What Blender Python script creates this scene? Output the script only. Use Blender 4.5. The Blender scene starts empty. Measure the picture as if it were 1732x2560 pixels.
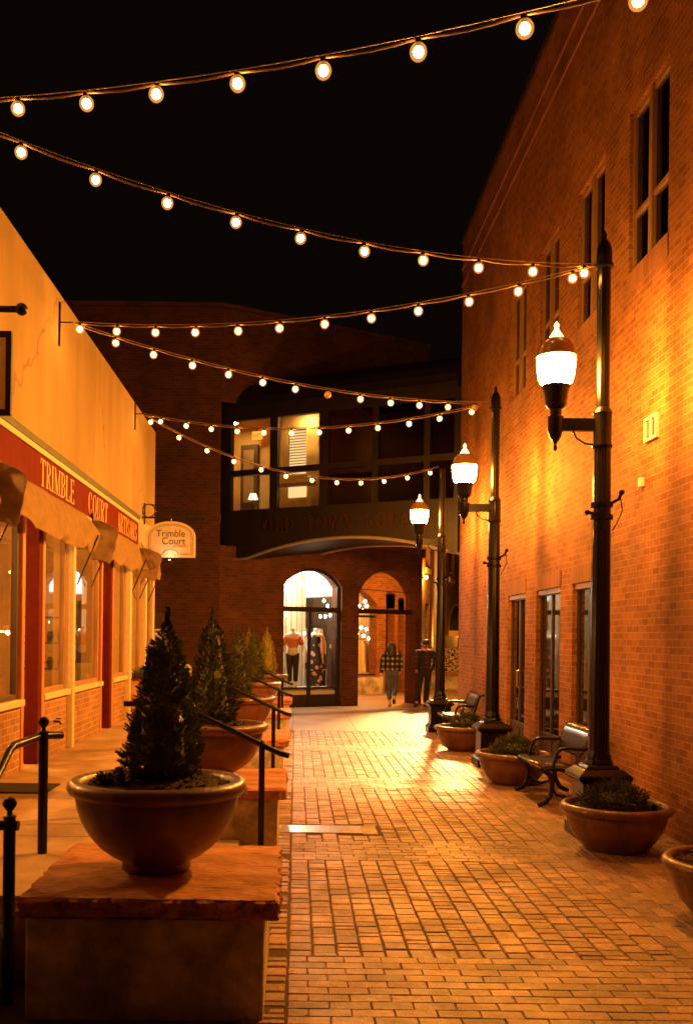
import bpy, math, random
from mathutils import Vector, Matrix, noise
random.seed(7)
PI = math.pi
S = bpy.context.scene
C = S.collection

# ------------------------------------------------------------------ camera, sky, exposure
cam_d = bpy.data.cameras.new("camera")
cam = bpy.data.objects.new("camera", cam_d)
C.objects.link(cam)
S.camera = cam
ROLL, CAM_H = 0.012, 1.75
cr, sr = math.cos(ROLL), math.sin(ROLL)
cam.matrix_world = Matrix(((cr, -sr, 0, 0), (0, 0, -1, 0), (sr, cr, 0, CAM_H), (0, 0, 0, 1)))
cam_d.sensor_fit = 'VERTICAL'
cam_d.sensor_height = 36.0
cam_d.lens = 36.0 * 2450 / 2560
cam_d.shift_x = (866 - 740) / 2560
cam_d.shift_y = (1590 - 1280) / 2560
cam_d.clip_start = 0.05
cam_d.clip_end = 600
cam_d.dof.use_dof = True
cam_d.dof.focus_distance = 9.5
cam_d.dof.aperture_fstop = 5.0

world = bpy.data.worlds.new("World")
S.world = world
world.use_nodes = True
bg = world.node_tree.nodes["Background"]
bg.inputs[0].default_value = (1.0, 0.52, 0.24, 1)      # town glow on a night sky
bg.inputs[1].default_value = 0.003
S.view_settings.view_transform = 'Standard'
S.view_settings.look = 'None'
S.view_settings.exposure = 0.0
S.view_settings.gamma = 1.0
S.cycles.use_denoising = True
S.cycles.max_bounces = 8
S.cycles.transparent_max_bounces = 12
S.cycles.sample_clamp_indirect = 4.0
S.cycles.caustics_reflective = False
S.cycles.caustics_refractive = False

SODIUM = (1.0, 0.335, 0.032)
GLOBE_L, BULB_L = 330.0, 135.0
LAMP_DOWN_W, LAMP_SIDE_W = 1500.0, 130.0

# ------------------------------------------------------------------ materials
def nodes_of(name):
    m = bpy.data.materials.new(name)
    m.use_nodes = True
    return m, m.node_tree.nodes, m.node_tree.links

def pm(name, col, rough=0.6, metal=0.0, var=0.25, scale=6.0, bump=0.0, bscale=40.0, stretch=(1, 1, 1), spec=0.5, coord='Object', island=0.0, coat=0.0, dirt=0.0, dscale=1.2):
    m, n, l = nodes_of(name)
    b = n["Principled BSDF"]
    b.inputs['Roughness'].default_value = rough
    b.inputs['Metallic'].default_value = metal
    b.inputs['Specular IOR Level'].default_value = spec
    b.inputs['Coat Weight'].default_value = coat
    tc = n.new('ShaderNodeTexCoord')
    mp = n.new('ShaderNodeMapping')
    mp.inputs['Scale'].default_value = stretch
    l.new(tc.outputs[coord], mp.inputs[0])
    nz = n.new('ShaderNodeTexNoise')
    nz.inputs['Scale'].default_value = scale
    nz.inputs['Detail'].default_value = 7
    nz.inputs['Roughness'].default_value = 0.65
    l.new(mp.outputs[0], nz.inputs['Vector'])
    cr_ = n.new('ShaderNodeValToRGB')
    cr_.color_ramp.elements[0].position = 0.32
    cr_.color_ramp.elements[1].position = 0.70
    d, u = 1 - var, 1 + var
    cr_.color_ramp.elements[0].color = (col[0] * d, col[1] * d, col[2] * d, 1)
    cr_.color_ramp.elements[1].color = (min(1, col[0] * u), min(1, col[1] * u), min(1, col[2] * u), 1)
    l.new(nz.outputs[0], cr_.inputs[0])
    out = cr_.outputs[0]
    if island:
        g = n.new('ShaderNodeNewGeometry')
        mr = n.new('ShaderNodeMapRange')
        mr.inputs[3].default_value = 1 - island
        mr.inputs[4].default_value = 1 + island
        l.new(g.outputs['Random Per Island'], mr.inputs[0])
        mx = n.new('ShaderNodeMix')
        mx.data_type = 'RGBA'
        mx.blend_type = 'MULTIPLY'
        mx.inputs[0].default_value = 1
        l.new(out, mx.inputs[6])
        l.new(mr.outputs[0], mx.inputs[7])
        out = mx.outputs[2]
    if dirt:
        dz = n.new('ShaderNodeTexNoise'); dz.inputs['Scale'].default_value = dscale; dz.inputs['Detail'].default_value = 9; dz.inputs['Roughness'].default_value = 0.7
        l.new(tc.outputs[coord], dz.inputs['Vector'])
        dr_ = n.new('ShaderNodeMapRange'); dr_.inputs[1].default_value = 0.36; dr_.inputs[2].default_value = 0.60; dr_.inputs[3].default_value = 1 - dirt; dr_.inputs[4].default_value = 1.06
        l.new(dz.outputs[0], dr_.inputs[0])
        mx2 = n.new('ShaderNodeMix'); mx2.data_type = 'RGBA'; mx2.blend_type = 'MULTIPLY'; mx2.inputs[0].default_value = 1
        l.new(out, mx2.inputs[6]); l.new(dr_.outputs[0], mx2.inputs[7]); out = mx2.outputs[2]
        rr_ = n.new('ShaderNodeMapRange'); rr_.inputs[1].default_value = 0.35; rr_.inputs[2].default_value = 0.65; rr_.inputs[3].default_value = min(1, rough + 0.2); rr_.inputs[4].default_value = rough * 0.85
        l.new(dz.outputs[0], rr_.inputs[0]); l.new(rr_.outputs[0], b.inputs['Roughness'])
    l.new(out, b.inputs['Base Color'])
    if bump:
        nb = n.new('ShaderNodeTexNoise')
        nb.inputs['Scale'].default_value = bscale
        nb.inputs['Detail'].default_value = 8
        l.new(mp.outputs[0], nb.inputs['Vector'])
        bp = n.new('ShaderNodeBump')
        bp.inputs['Strength'].default_value = bump
        bp.inputs['Distance'].default_value = 0.02
        l.new(nb.outputs[0], bp.inputs['Height'])
        l.new(bp.outputs[0], b.inputs['Normal'])
    return m

def brick_mat(name, c1, c2, mortar, bw=0.175, rh=0.0677, ms=0.009, rough=0.8, bump=0.6, dirt=0.35):
    m, n, l = nodes_of(name)
    b = n["Principled BSDF"]
    b.inputs['Roughness'].default_value = rough
    b.inputs['Specular IOR Level'].default_value = 0.3
    tc = n.new('ShaderNodeTexCoord')
    bt = n.new('ShaderNodeTexBrick')
    bt.inputs['Color1'].default_value = (*c1, 1)
    bt.inputs['Color2'].default_value = (*c2, 1)
    bt.inputs['Mortar'].default_value = (*mortar, 1)
    bt.inputs['Scale'].default_value = 1
    bt.inputs['Mortar Size'].default_value = ms / 2
    bt.inputs['Mortar Smooth'].default_value = 0.25
    bt.inputs['Brick Width'].default_value = bw
    bt.inputs['Row Height'].default_value = rh
    bt.inputs['Bias'].default_value = -0.1
    # warp the joints a little so courses are not ruler straight
    wz = n.new('ShaderNodeTexNoise')
    wz.inputs['Scale'].default_value = 5.0
    l.new(tc.outputs['UV'], wz.inputs['Vector'])
    sc = n.new('ShaderNodeVectorMath'); sc.operation = 'MULTIPLY_ADD'
    sc.inputs[1].default_value = (0.008, 0.008, 0)
    l.new(wz.outputs['Color'], sc.inputs[0])
    l.new(tc.outputs['UV'], sc.inputs[2])
    l.new(sc.outputs[0], bt.inputs['Vector'])
    nz = n.new('ShaderNodeTexNoise')
    nz.inputs['Scale'].default_value = 1.3
    nz.inputs['Detail'].default_value = 8
    l.new(tc.outputs['UV'], nz.inputs['Vector'])
    mr = n.new('ShaderNodeMapRange')
    mr.inputs[1].default_value = 0.3; mr.inputs[2].default_value = 0.7
    mr.inputs[3].default_value = 1 - dirt; mr.inputs[4].default_value = 1 + dirt * 0.5
    l.new(nz.outputs[0], mr.inputs[0])
    mx = n.new('ShaderNodeMix'); mx.data_type = 'RGBA'; mx.blend_type = 'MULTIPLY'
    mx.inputs[0].default_value = 1
    l.new(bt.outputs['Color'], mx.inputs[6]); l.new(mr.outputs[0], mx.inputs[7])
    l.new(mx.outputs[2], b.inputs['Base Color'])
    nf = n.new('ShaderNodeTexNoise')
    nf.inputs['Scale'].default_value = 60
    nf.inputs['Detail'].default_value = 4
    l.new(tc.outputs['UV'], nf.inputs['Vector'])
    ad = n.new('ShaderNodeMath'); ad.operation = 'MULTIPLY_ADD'
    ad.inputs[1].default_value = -1.0
    l.new(bt.outputs['Fac'], ad.inputs[0])
    ml = n.new('ShaderNodeMath'); ml.operation = 'MULTIPLY'; ml.inputs[1].default_value = 0.6
    l.new(nf.outputs[0], ml.inputs[0]); l.new(ml.outputs[0], ad.inputs[2])
    bp = n.new('ShaderNodeBump'); bp.inputs['Strength'].default_value = bump; bp.inputs['Distance'].default_value = 0.008
    l.new(ad.outputs[0], bp.inputs['Height']); l.new(bp.outputs[0], b.inputs['Normal'])
    return m

def emis(name, col, strength, transparent=False):
    m, n, l = nodes_of(name)
    n.remove(n["Principled BSDF"])
    e = n.new('ShaderNodeEmission')
    e.inputs[0].default_value = (*col, 1)
    e.inputs[1].default_value = strength
    o = n["Material Output"]
    if transparent:
        t = n.new('ShaderNodeBsdfTransparent')
        a = n.new('ShaderNodeAddShader')
        l.new(e.outputs[0], a.inputs[0]); l.new(t.outputs[0], a.inputs[1]); l.new(a.outputs[0], o.inputs[0])
    else:
        l.new(e.outputs[0], o.inputs[0])
    return m

def glass_mat(name, tint=(0.9, 0.9, 0.88), rough=0.0, boost=0.02):
    m, n, l = nodes_of(name)
    n.remove(n["Principled BSDF"])
    t = n.new('ShaderNodeBsdfTransparent'); t.inputs[0].default_value = (*tint, 1)
    g = n.new('ShaderNodeBsdfGlossy'); g.inputs['Roughness'].default_value = rough
    f = n.new('ShaderNodeFresnel')
    ge = n.new('ShaderNodeNewGeometry'); io = n.new('ShaderNodeMapRange')      # the same index on both faces of the pane
    io.inputs[3].default_value = 1.5; io.inputs[4].default_value = 1 / 1.5
    l.new(ge.outputs['Backfacing'], io.inputs[0]); l.new(io.outputs[0], f.inputs[0])
    a = n.new('ShaderNodeMath'); a.operation = 'ADD'; a.inputs[1].default_value = boost; a.use_clamp = True
    l.new(f.outputs[0], a.inputs[0])
    x = n.new('ShaderNodeMixShader')
    l.new(a.outputs[0], x.inputs[0]); l.new(t.outputs[0], x.inputs[1]); l.new(g.outputs[0], x.inputs[2])
    l.new(x.outputs[0], n["Material Output"].inputs[0])
    return m

def plaid_mat(name, dark, mid, light, su, sv, width=0.45):
    m, n, l = nodes_of(name)
    b = n["Principled BSDF"]; b.inputs['Roughness'].default_value = 0.9
    tc = n.new('ShaderNodeTexCoord'); sp = n.new('ShaderNodeSeparateXYZ')
    l.new(tc.outputs['Object'], sp.inputs[0])
    def stripe(sock, s):
        a = n.new('ShaderNodeMath'); a.operation = 'MULTIPLY'; a.inputs[1].default_value = s
        f = n.new('ShaderNodeMath'); f.operation = 'FRACT'
        c = n.new('ShaderNodeMath'); c.operation = 'LESS_THAN'; c.inputs[1].default_value = width
        l.new(sock, a.inputs[0]); l.new(a.outputs[0], f.inputs[0]); l.new(f.outputs[0], c.inputs[0])
        return c.outputs[0]
    s1, s2 = stripe(sp.outputs[0], su), stripe(sp.outputs[2], sv)
    ad = n.new('ShaderNodeMath'); ad.operation = 'ADD'
    l.new(s1, ad.inputs[0]); l.new(s2, ad.inputs[1])
    hf = n.new('ShaderNodeMath'); hf.operation = 'MULTIPLY'; hf.inputs[1].default_value = 0.5
    l.new(ad.outputs[0], hf.inputs[0])
    r = n.new('ShaderNodeValToRGB'); r.color_ramp.interpolation = 'CONSTANT'
    r.color_ramp.elements[0].color = (*dark, 1)
    r.color_ramp.elements[1].position = 0.75; r.color_ramp.elements[1].color = (*light, 1)
    e = r.color_ramp.elements.new(0.25); e.color = (*mid, 1)
    l.new(hf.outputs[0], r.inputs[0]); l.new(r.outputs[0], b.inputs['Base Color'])
    return m

def spots_mat(name, base, spot, scale=9, thr=0.32):
    m, n, l = nodes_of(name)
    b = n["Principled BSDF"]; b.inputs['Roughness'].default_value = 0.7
    tc = n.new('ShaderNodeTexCoord'); v = n.new('ShaderNodeTexVoronoi'); v.inputs['Scale'].default_value = scale
    l.new(tc.outputs['Object'], v.inputs['Vector'])
    r = n.new('ShaderNodeValToRGB'); r.color_ramp.interpolation = 'CONSTANT'
    r.color_ramp.elements[0].color = (*spot, 1)
    r.color_ramp.elements[1].position = thr; r.color_ramp.elements[1].color = (*base, 1)
    e = r.color_ramp.elements.new(thr * 0.3); e.color = (*base, 1)
    r.color_ramp.elements[0].color = (*[0.5 * a for a in spot], 1)
    e2 = r.color_ramp.elements.new(thr * 0.31); e2.color = (*spot, 1)
    l.new(v.outputs['Distance'], r.inputs[0]); l.new(r.outputs[0], b.inputs['Base Color'])
    return m

M = {}
M['brick'] = brick_mat('red_brick', (0.43, 0.175, 0.060), (0.27, 0.095, 0.030), (0.50, 0.31, 0.14))
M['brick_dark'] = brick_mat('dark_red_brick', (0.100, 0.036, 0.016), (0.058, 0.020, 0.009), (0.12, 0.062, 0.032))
M['brick_base'] = brick_mat('bulkhead_brick', (0.42, 0.23, 0.12), (0.30, 0.15, 0.075), (0.60, 0.46, 0.30))
M['soldier'] = brick_mat('soldier_course', (0.42, 0.195, 0.095), (0.33, 0.14, 0.066), (0.40, 0.24, 0.13), bw=0.0677, rh=0.203, ms=0.006)
M['stucco'] = pm('stucco', (0.46, 0.325, 0.145), 0.85, var=0.16, scale=1.1, bump=0.25, bscale=60, stretch=(1, 1, 0.35))
M['band'] = pm('red_sign_band', (0.16, 0.014, 0.003), 0.75, spec=0.12, var=0.22, scale=9, stretch=(1, 1, 0.3))
M['cream'] = pm('cream_paint', (0.72, 0.60, 0.40), 0.5, var=0.10, scale=14, bump=0.1)
M['green_trim'] = pm('green_trim', (0.10, 0.12, 0.085), 0.6, var=0.2)
M['gold_letters'] = pm('gold_letter_paint', (0.80, 0.52, 0.22), 0.5, var=0.08)
M['red_paint'] = pm('red_pillar_paint', (0.105, 0.010, 0.002), 0.7, spec=0.12, var=0.15, scale=12)
M['orange_paint'] = pm('orange_trim_paint', (0.62, 0.22, 0.06), 0.5, var=0.12)
M['wood'] = pm('oak_frame', (0.36, 0.21, 0.10), 0.5, var=0.3, scale=18, stretch=(1, 1, 0.1))
M['canvas'] = pm('awning_canvas', (0.27, 0.17, 0.08), 0.85, var=0.22, scale=10, bump=0.3, bscale=90)
M['iron'] = pm('black_iron', (0.008, 0.007, 0.0065), 0.30, metal=0.0, var=0.3, scale=30, spec=0.35)
M['post_paint'] = pm('lamp_post_paint', (0.007, 0.0055, 0.005), 0.28, var=0.3, scale=20, spec=0.32)
M['slat'] = pm('bench_steel', (0.11, 0.085, 0.075), 0.26, metal=0.75, var=0.25, scale=9, stretch=(1, 3, 0.3))
M['terracotta'] = pm('terracotta', (0.175, 0.074, 0.038), 0.33, var=0.25, scale=7, bump=0.15, bscale=50, coat=0.25, dirt=0.45, dscale=4.0)
M['soil'] = pm('bark_mulch', (0.036, 0.014, 0.007), 0.95, var=0.5, scale=40, bump=1.0, bscale=50, island=0.5)
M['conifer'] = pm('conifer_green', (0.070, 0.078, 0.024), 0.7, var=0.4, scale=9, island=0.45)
M['conifer_brightened'] = pm('conifer_green_brightened', (0.17, 0.19, 0.055), 0.65, var=0.4, scale=9, island=0.45)  # conifer green again, lightened in colour because the near tree is back-lit
M['conifer_lit'] = pm('lit_conifer', (0.34, 0.29, 0.055), 0.65, var=0.35, scale=9, island=0.4)  # lamplight on the two far trees, put into the foliage colour
M['shrub'] = pm('shrub_green', (0.075, 0.080, 0.034), 0.7, var=0.4, scale=9, island=0.45)
M['bark'] = pm('bark', (0.10, 0.06, 0.035), 0.9, var=0.3, scale=30, bump=0.5)
M['cone'] = pm('pine_cone_brown', (0.16, 0.08, 0.04), 0.7, var=0.3, scale=40, island=0.4)
M['sandstone'] = pm('red_sandstone', (0.56, 0.24, 0.09), 0.75, var=0.30, scale=3.2, bump=0.9, bscale=26, stretch=(0.5, 1.6, 1.6), dirt=0.35, dscale=5)
M['concrete'] = pm('stained_concrete', (0.66, 0.60, 0.50), 0.9, var=0.5, scale=3.0, bump=0.25, bscale=45, stretch=(1, 1, 0.7), dirt=0.55, dscale=4.5)
M['pave_conc'] = pm('pavement_concrete', (0.46, 0.31, 0.18), 0.8, var=0.25, scale=1.6, bump=0.2, bscale=70, stretch=(1, 0.35, 1), dirt=0.35, dscale=1.5)
M['paver'] = pm('cobble', (0.40, 0.235, 0.145), 0.42, var=0.22, scale=22, bump=0.35, bscale=70, island=0.34, spec=0.55, dirt=0.45, dscale=1.8)
M['joint'] = pm('joint_sand', (0.10, 0.055, 0.032), 0.95, var=0.3, scale=40)
M['plaza'] = pm('plaza_concrete', (0.40, 0.29, 0.20), 0.55, var=0.2, scale=1.2, bump=0.12, bscale=60, island=0.12)
M['steel'] = pm('brushed_steel', (0.62, 0.52, 0.42), 0.3, metal=0.7, var=0.2, scale=30, stretch=(1, 0.1, 1))
M['glass'] = glass_mat('window_glass')
M['plate_glass'] = glass_mat('plate_glass', (0.90, 0.88, 0.84), 0.0, 0.03)
M['glass_dark'] = glass_mat('tinted_glass', (0.42, 0.34, 0.24), 0.0, 0.03)
M['night_pane'] = pm('unlit_pane', (0.012, 0.010, 0.009), 0.04, var=0.1, spec=0.8)
M['bronze'] = pm('bronze_cladding', (0.018, 0.012, 0.008), 0.5, metal=0.2, var=0.35, scale=2.5, stretch=(1, 1, 0.4))
M['letter_metal'] = pm('letter_metal', (0.11, 0.05, 0.018), 0.35, metal=0.8, var=0.15)
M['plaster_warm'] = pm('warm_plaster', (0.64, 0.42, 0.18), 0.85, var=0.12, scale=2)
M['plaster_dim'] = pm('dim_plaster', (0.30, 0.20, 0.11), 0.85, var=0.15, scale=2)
M['white_paint'] = pm('white_paint', (0.78, 0.76, 0.70), 0.6, var=0.06)
M['ceramic'] = pm('cream_ceramic', (0.75, 0.66, 0.48), 0.3, var=0.08)
M['dark_wood'] = pm('dark_wood', (0.07, 0.04, 0.022), 0.5, var=0.3, scale=14, stretch=(1, 1, 0.15))
M['skin'] = pm('skin', (0.55, 0.32, 0.22), 0.55, var=0.06)
M['hair'] = pm('dark_hair', (0.018, 0.012, 0.009), 0.5, var=0.3, scale=60, stretch=(1, 1, 0.1))
M['jeans'] = pm('blue_jeans', (0.075, 0.095, 0.14), 0.85, var=0.3, scale=12)
M['black_cloth'] = pm('black_trousers', (0.014, 0.012, 0.012), 0.85, var=0.3, scale=12)
M['shoe'] = pm('dark_shoe', (0.02, 0.016, 0.013), 0.5, var=0.3)
M['plaid_cream'] = plaid_mat('cream_black_plaid', (0.010, 0.010, 0.011), (0.05, 0.045, 0.04), (0.50, 0.38, 0.24), 8.6, 7.6, 0.38)
M['plaid_red'] = plaid_mat('red_dark_plaid', (0.014, 0.008, 0.008), (0.035, 0.012, 0.010), (0.10, 0.035, 0.025), 3.5, 8.0, 0.25)
M['globe'] = emis('lamp_glow', (1.0, 0.375, 0.045), GLOBE_L, True)
M['finial_glow'] = emis('finial_glow', (1.0, 0.60, 0.28), 3.0)
M['amber_glass'] = pm('amber_dome', (0.30, 0.15, 0.06), 0.25, var=0.15)
M['bulb'] = emis('bulb_glow', (1.0, 0.38, 0.055), BULB_L)
M['bulb_off'] = pm('unlit_bulb', (0.6, 0.40, 0.2), 0.1, var=0.05)

def add_cracks(m, scale, width, dark):
    n, l = m.node_tree.nodes, m.node_tree.links
    b = n["Principled BSDF"]
    src = b.inputs['Base Color'].links[0].from_socket
    tc = n.new('ShaderNodeTexCoord')
    wz = n.new('ShaderNodeTexNoise'); wz.inputs['Scale'].default_value = 2.5; wz.inputs['Detail'].default_value = 6
    l.new(tc.outputs['Object'], wz.inputs['Vector'])
    ma = n.new('ShaderNodeVectorMath'); ma.operation = 'MULTIPLY_ADD'; ma.inputs[1].default_value = (0.5, 0.5, 0.5)
    l.new(wz.outputs['Color'], ma.inputs[0]); l.new(tc.outputs['Object'], ma.inputs[2])
    v = n.new('ShaderNodeTexVoronoi'); v.feature = 'DISTANCE_TO_EDGE'; v.inputs['Scale'].default_value = scale
    l.new(ma.outputs[0], v.inputs['Vector'])
    mr = n.new('ShaderNodeMapRange'); mr.inputs[1].default_value = 0; mr.inputs[2].default_value = width; mr.inputs[3].default_value = dark; mr.inputs[4].default_value = 1
    l.new(v.outputs['Distance'], mr.inputs[0])
    # broad water stains running down the face
    mp = n.new('ShaderNodeMapping'); mp.inputs['Scale'].default_value = (1, 1.0, 0.16)
    l.new(tc.outputs['Object'], mp.inputs[0])
    sn = n.new('ShaderNodeTexNoise'); sn.inputs['Scale'].default_value = 1.4; sn.inputs['Detail'].default_value = 5
    l.new(mp.outputs[0], sn.inputs['Vector'])
    m2 = n.new('ShaderNodeMapRange'); m2.inputs[1].default_value = 0.35; m2.inputs[2].default_value = 0.65; m2.inputs[3].default_value = 0.84; m2.inputs[4].default_value = 1.04
    l.new(sn.outputs[0], m2.inputs[0])
    mu = n.new('ShaderNodeMath'); mu.operation = 'MULTIPLY'
    l.new(mr.outputs[0], mu.inputs[0]); l.new(m2.outputs[0], mu.inputs[1])
    mx = n.new('ShaderNodeMix'); mx.data_type = 'RGBA'; mx.blend_type = 'MULTIPLY'; mx.inputs[0].default_value = 1
    l.new(src, mx.inputs[6]); l.new(mu.outputs[0], mx.inputs[7]); l.new(mx.outputs[2], b.inputs['Base Color'])
add_cracks(M['stucco'], 0.30, 0.006, 0.6)

# ------------------------------------------------------------------ mesh builder
def wloc(o):
    p = Vector((0, 0, 0))
    while o is not None:
        p += o.location
        o = o.parent
    return p

class MB:
    def __init__(s):
        s.v, s.f = [], []
    def add(s, vs, fs):
        k = len(s.v)
        s.v += [tuple(p) for p in vs]
        s.f += [tuple(i + k for i in f) for f in fs]
        return s
    def quad(s, *p):
        return s.add(p, [tuple(range(len(p)))])
    def box(s, x0, x1, y0, y1, z0, z1):
        return s.add([(x0, y0, z0), (x1, y0, z0), (x1, y1, z0), (x0, y1, z0), (x0, y0, z1), (x1, y0, z1), (x1, y1, z1), (x0, y1, z1)],
                     [(3, 2, 1, 0), (4, 5, 6, 7), (0, 1, 5, 4), (1, 2, 6, 5), (2, 3, 7, 6), (3, 0, 4, 7)])
    def frustum(s, cx, cy, a0, a1, z0, z1, b0=None, b1=None):
        b0 = b0 or a0; b1 = b1 or a1
        return s.add([(cx - a0, cy - b0, z0), (cx + a0, cy - b0, z0), (cx + a0, cy + b0, z0), (cx - a0, cy + b0, z0),
                      (cx - a1, cy - b1, z1), (cx + a1, cy - b1, z1), (cx + a1, cy + b1, z1), (cx - a1, cy + b1, z1)],
                     [(3, 2, 1, 0), (4, 5, 6, 7), (0, 1, 5, 4), (1, 2, 6, 5), (2, 3, 7, 6), (3, 0, 4, 7)])
    def lathe(s, prof, n=32, c=(0, 0, 0), flute=0.0, nfl=8):
        vs, fs = [], []
        for r, z in prof:
            for k in range(n):
                a = 2 * PI * k / n
                rr = r * (1 - flute * (0.5 + 0.5 * math.cos(a * nfl)))
                vs.append((c[0] + rr * math.cos(a), c[1] + rr * math.sin(a), c[2] + z))
        for i in range(len(prof) - 1):
            for k in range(n):
                a, b = i * n + k, i * n + (k + 1) % n
                fs.append((a, b, b + n, a + n))
        if prof[0][0] > 1e-5: fs.append(tuple(range(n - 1, -1, -1)))
        if prof[-1][0] > 1e-5: fs.append(tuple((len(prof) - 1) * n + k for k in range(n)))
        return s.add(vs, fs)
    def tube(s, pts, r, n=10, caps=True):
        pts = [Vector(p) for p in pts]
        rs = r if isinstance(r, (list, tuple)) else [r] * len(pts)
        vs, fs = [], []
        t0 = (pts[1] - pts[0]).normalized()
        up = Vector((0, 0, 1)) if abs(t0.z) < 0.9 else Vector((0, 1, 0))
        u = t0.cross(up).normalized()
        for i, p in enumerate(pts):
            if i == 0: t = t0
            elif i == len(pts) - 1: t = (pts[i] - pts[i - 1]).normalized()
            else: t = ((pts[i + 1] - pts[i]).normalized() + (pts[i] - pts[i - 1]).normalized()).normalized()
            u = (u - t * u.dot(t)).normalized()
            w = t.cross(u)
            for k in range(n):
                a = 2 * PI * k / n
                vs.append(p + u * (rs[i] * math.cos(a)) + w * (rs[i] * math.sin(a)))
        for i in range(len(pts) - 1):
            for k in range(n):
                a, b = i * n + k, i * n + (k + 1) % n
                fs.append((a, b, b + n, a + n))
        if caps:
            fs.append(tuple(range(n - 1, -1, -1)))
            fs.append(tuple((len(pts) - 1) * n + k for k in range(n)))
        return s.add(vs, fs)
    def ball(s, c, r, n=12, m=8, sz=1.0):
        prof = [(r * math.sin(PI * i / m), -r * sz * math.cos(PI * i / m)) for i in range(m + 1)]
        prof[0] = (0.0, prof[0][1]); prof[-1] = (0.0, prof[-1][1])
        return s.lathe(prof, n, c)
    def build(s, name, mat, parent=None, smooth=True, bevel=0.0, angle=40):
        me = bpy.data.meshes.new(name)
        me.from_pydata(s.v, [], s.f)
        uv = me.uv_layers.new(name="UVMap").data
        for p in me.polygons:
            nx, ny, nz = p.normal
            flat = abs(nz) > 0.75
            if not flat:
                h = math.hypot(nx, ny) or 1
                tx, ty = -ny / h, nx / h
                if abs(tx) >= abs(ty):
                    if tx < 0: tx, ty = -tx, -ty
                elif ty < 0: tx, ty = -tx, -ty
            for li in p.loop_indices:
                co = me.vertices[me.loops[li].vertex_index].co
                uv[li].uv = (co.x, co.y) if flat else (co.x * tx + co.y * ty, co.z)
        L = wloc(parent) if parent else Vector((0, 0, 0))
        if L.length:
            me.transform(Matrix.Translation(-L))
        if smooth:
            me.shade_smooth()
            me.set_sharp_from_angle(angle=math.radians(angle))
        me.materials.append(mat)
        o = bpy.data.objects.new(name, me)
        C.objects.link(o)
        if parent: o.parent = parent
        if bevel:
            b = o.modifiers.new('bevel', 'BEVEL'); b.width = bevel; b.segments = 2; b.limit_method = 'ANGLE'
        return o

def tag(o, label=None, cat=None, group=None, kind=None):
    if label: o['label'] = label
    if cat: o['category'] = cat
    if group: o['group'] = group
    if kind: o['kind'] = kind
    return o

def thing(name, loc, label, cat, group=None):
    o = bpy.data.objects.new(name, None)
    o.empty_display_size = 0.2
    C.objects.link(o)
    o.location = loc
    return tag(o, label, cat, group)

def copy_tree(o, parent=None, skip=()):
    c = o.copy()
    C.objects.link(c)
    if parent: c.parent = parent
    for ch in list(o.children):
        if ch.name.split('.')[0] not in skip:
            copy_tree(ch, c, skip)
    return c

def text(name, body, size, ext, mat, parent, mtx, align='CENTER', sx=1.0, spacing=1.0, bold=0.0):
    cu = bpy.data.curves.new(name, 'FONT')
    cu.body = body; cu.size = size; cu.extrude = ext; cu.align_x = align
    cu.space_character = spacing; cu.offset = bold
    tmp = bpy.data.objects.new(name, cu)
    C.objects.link(tmp)
    dg = bpy.context.evaluated_depsgraph_get()
    me = bpy.data.meshes.new_from_object(tmp.evaluated_get(dg))
    bpy.data.objects.remove(tmp)
    me.transform(mtx @ Matrix.Diagonal((sx, 1, 1, 1)))
    if parent: me.transform(Matrix.Translation(-wloc(parent)))
    me.materials.clear(); me.materials.append(mat)
    o = bpy.data.objects.new(name, me)
    C.objects.link(o)
    if parent: o.parent = parent
    return o

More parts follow.
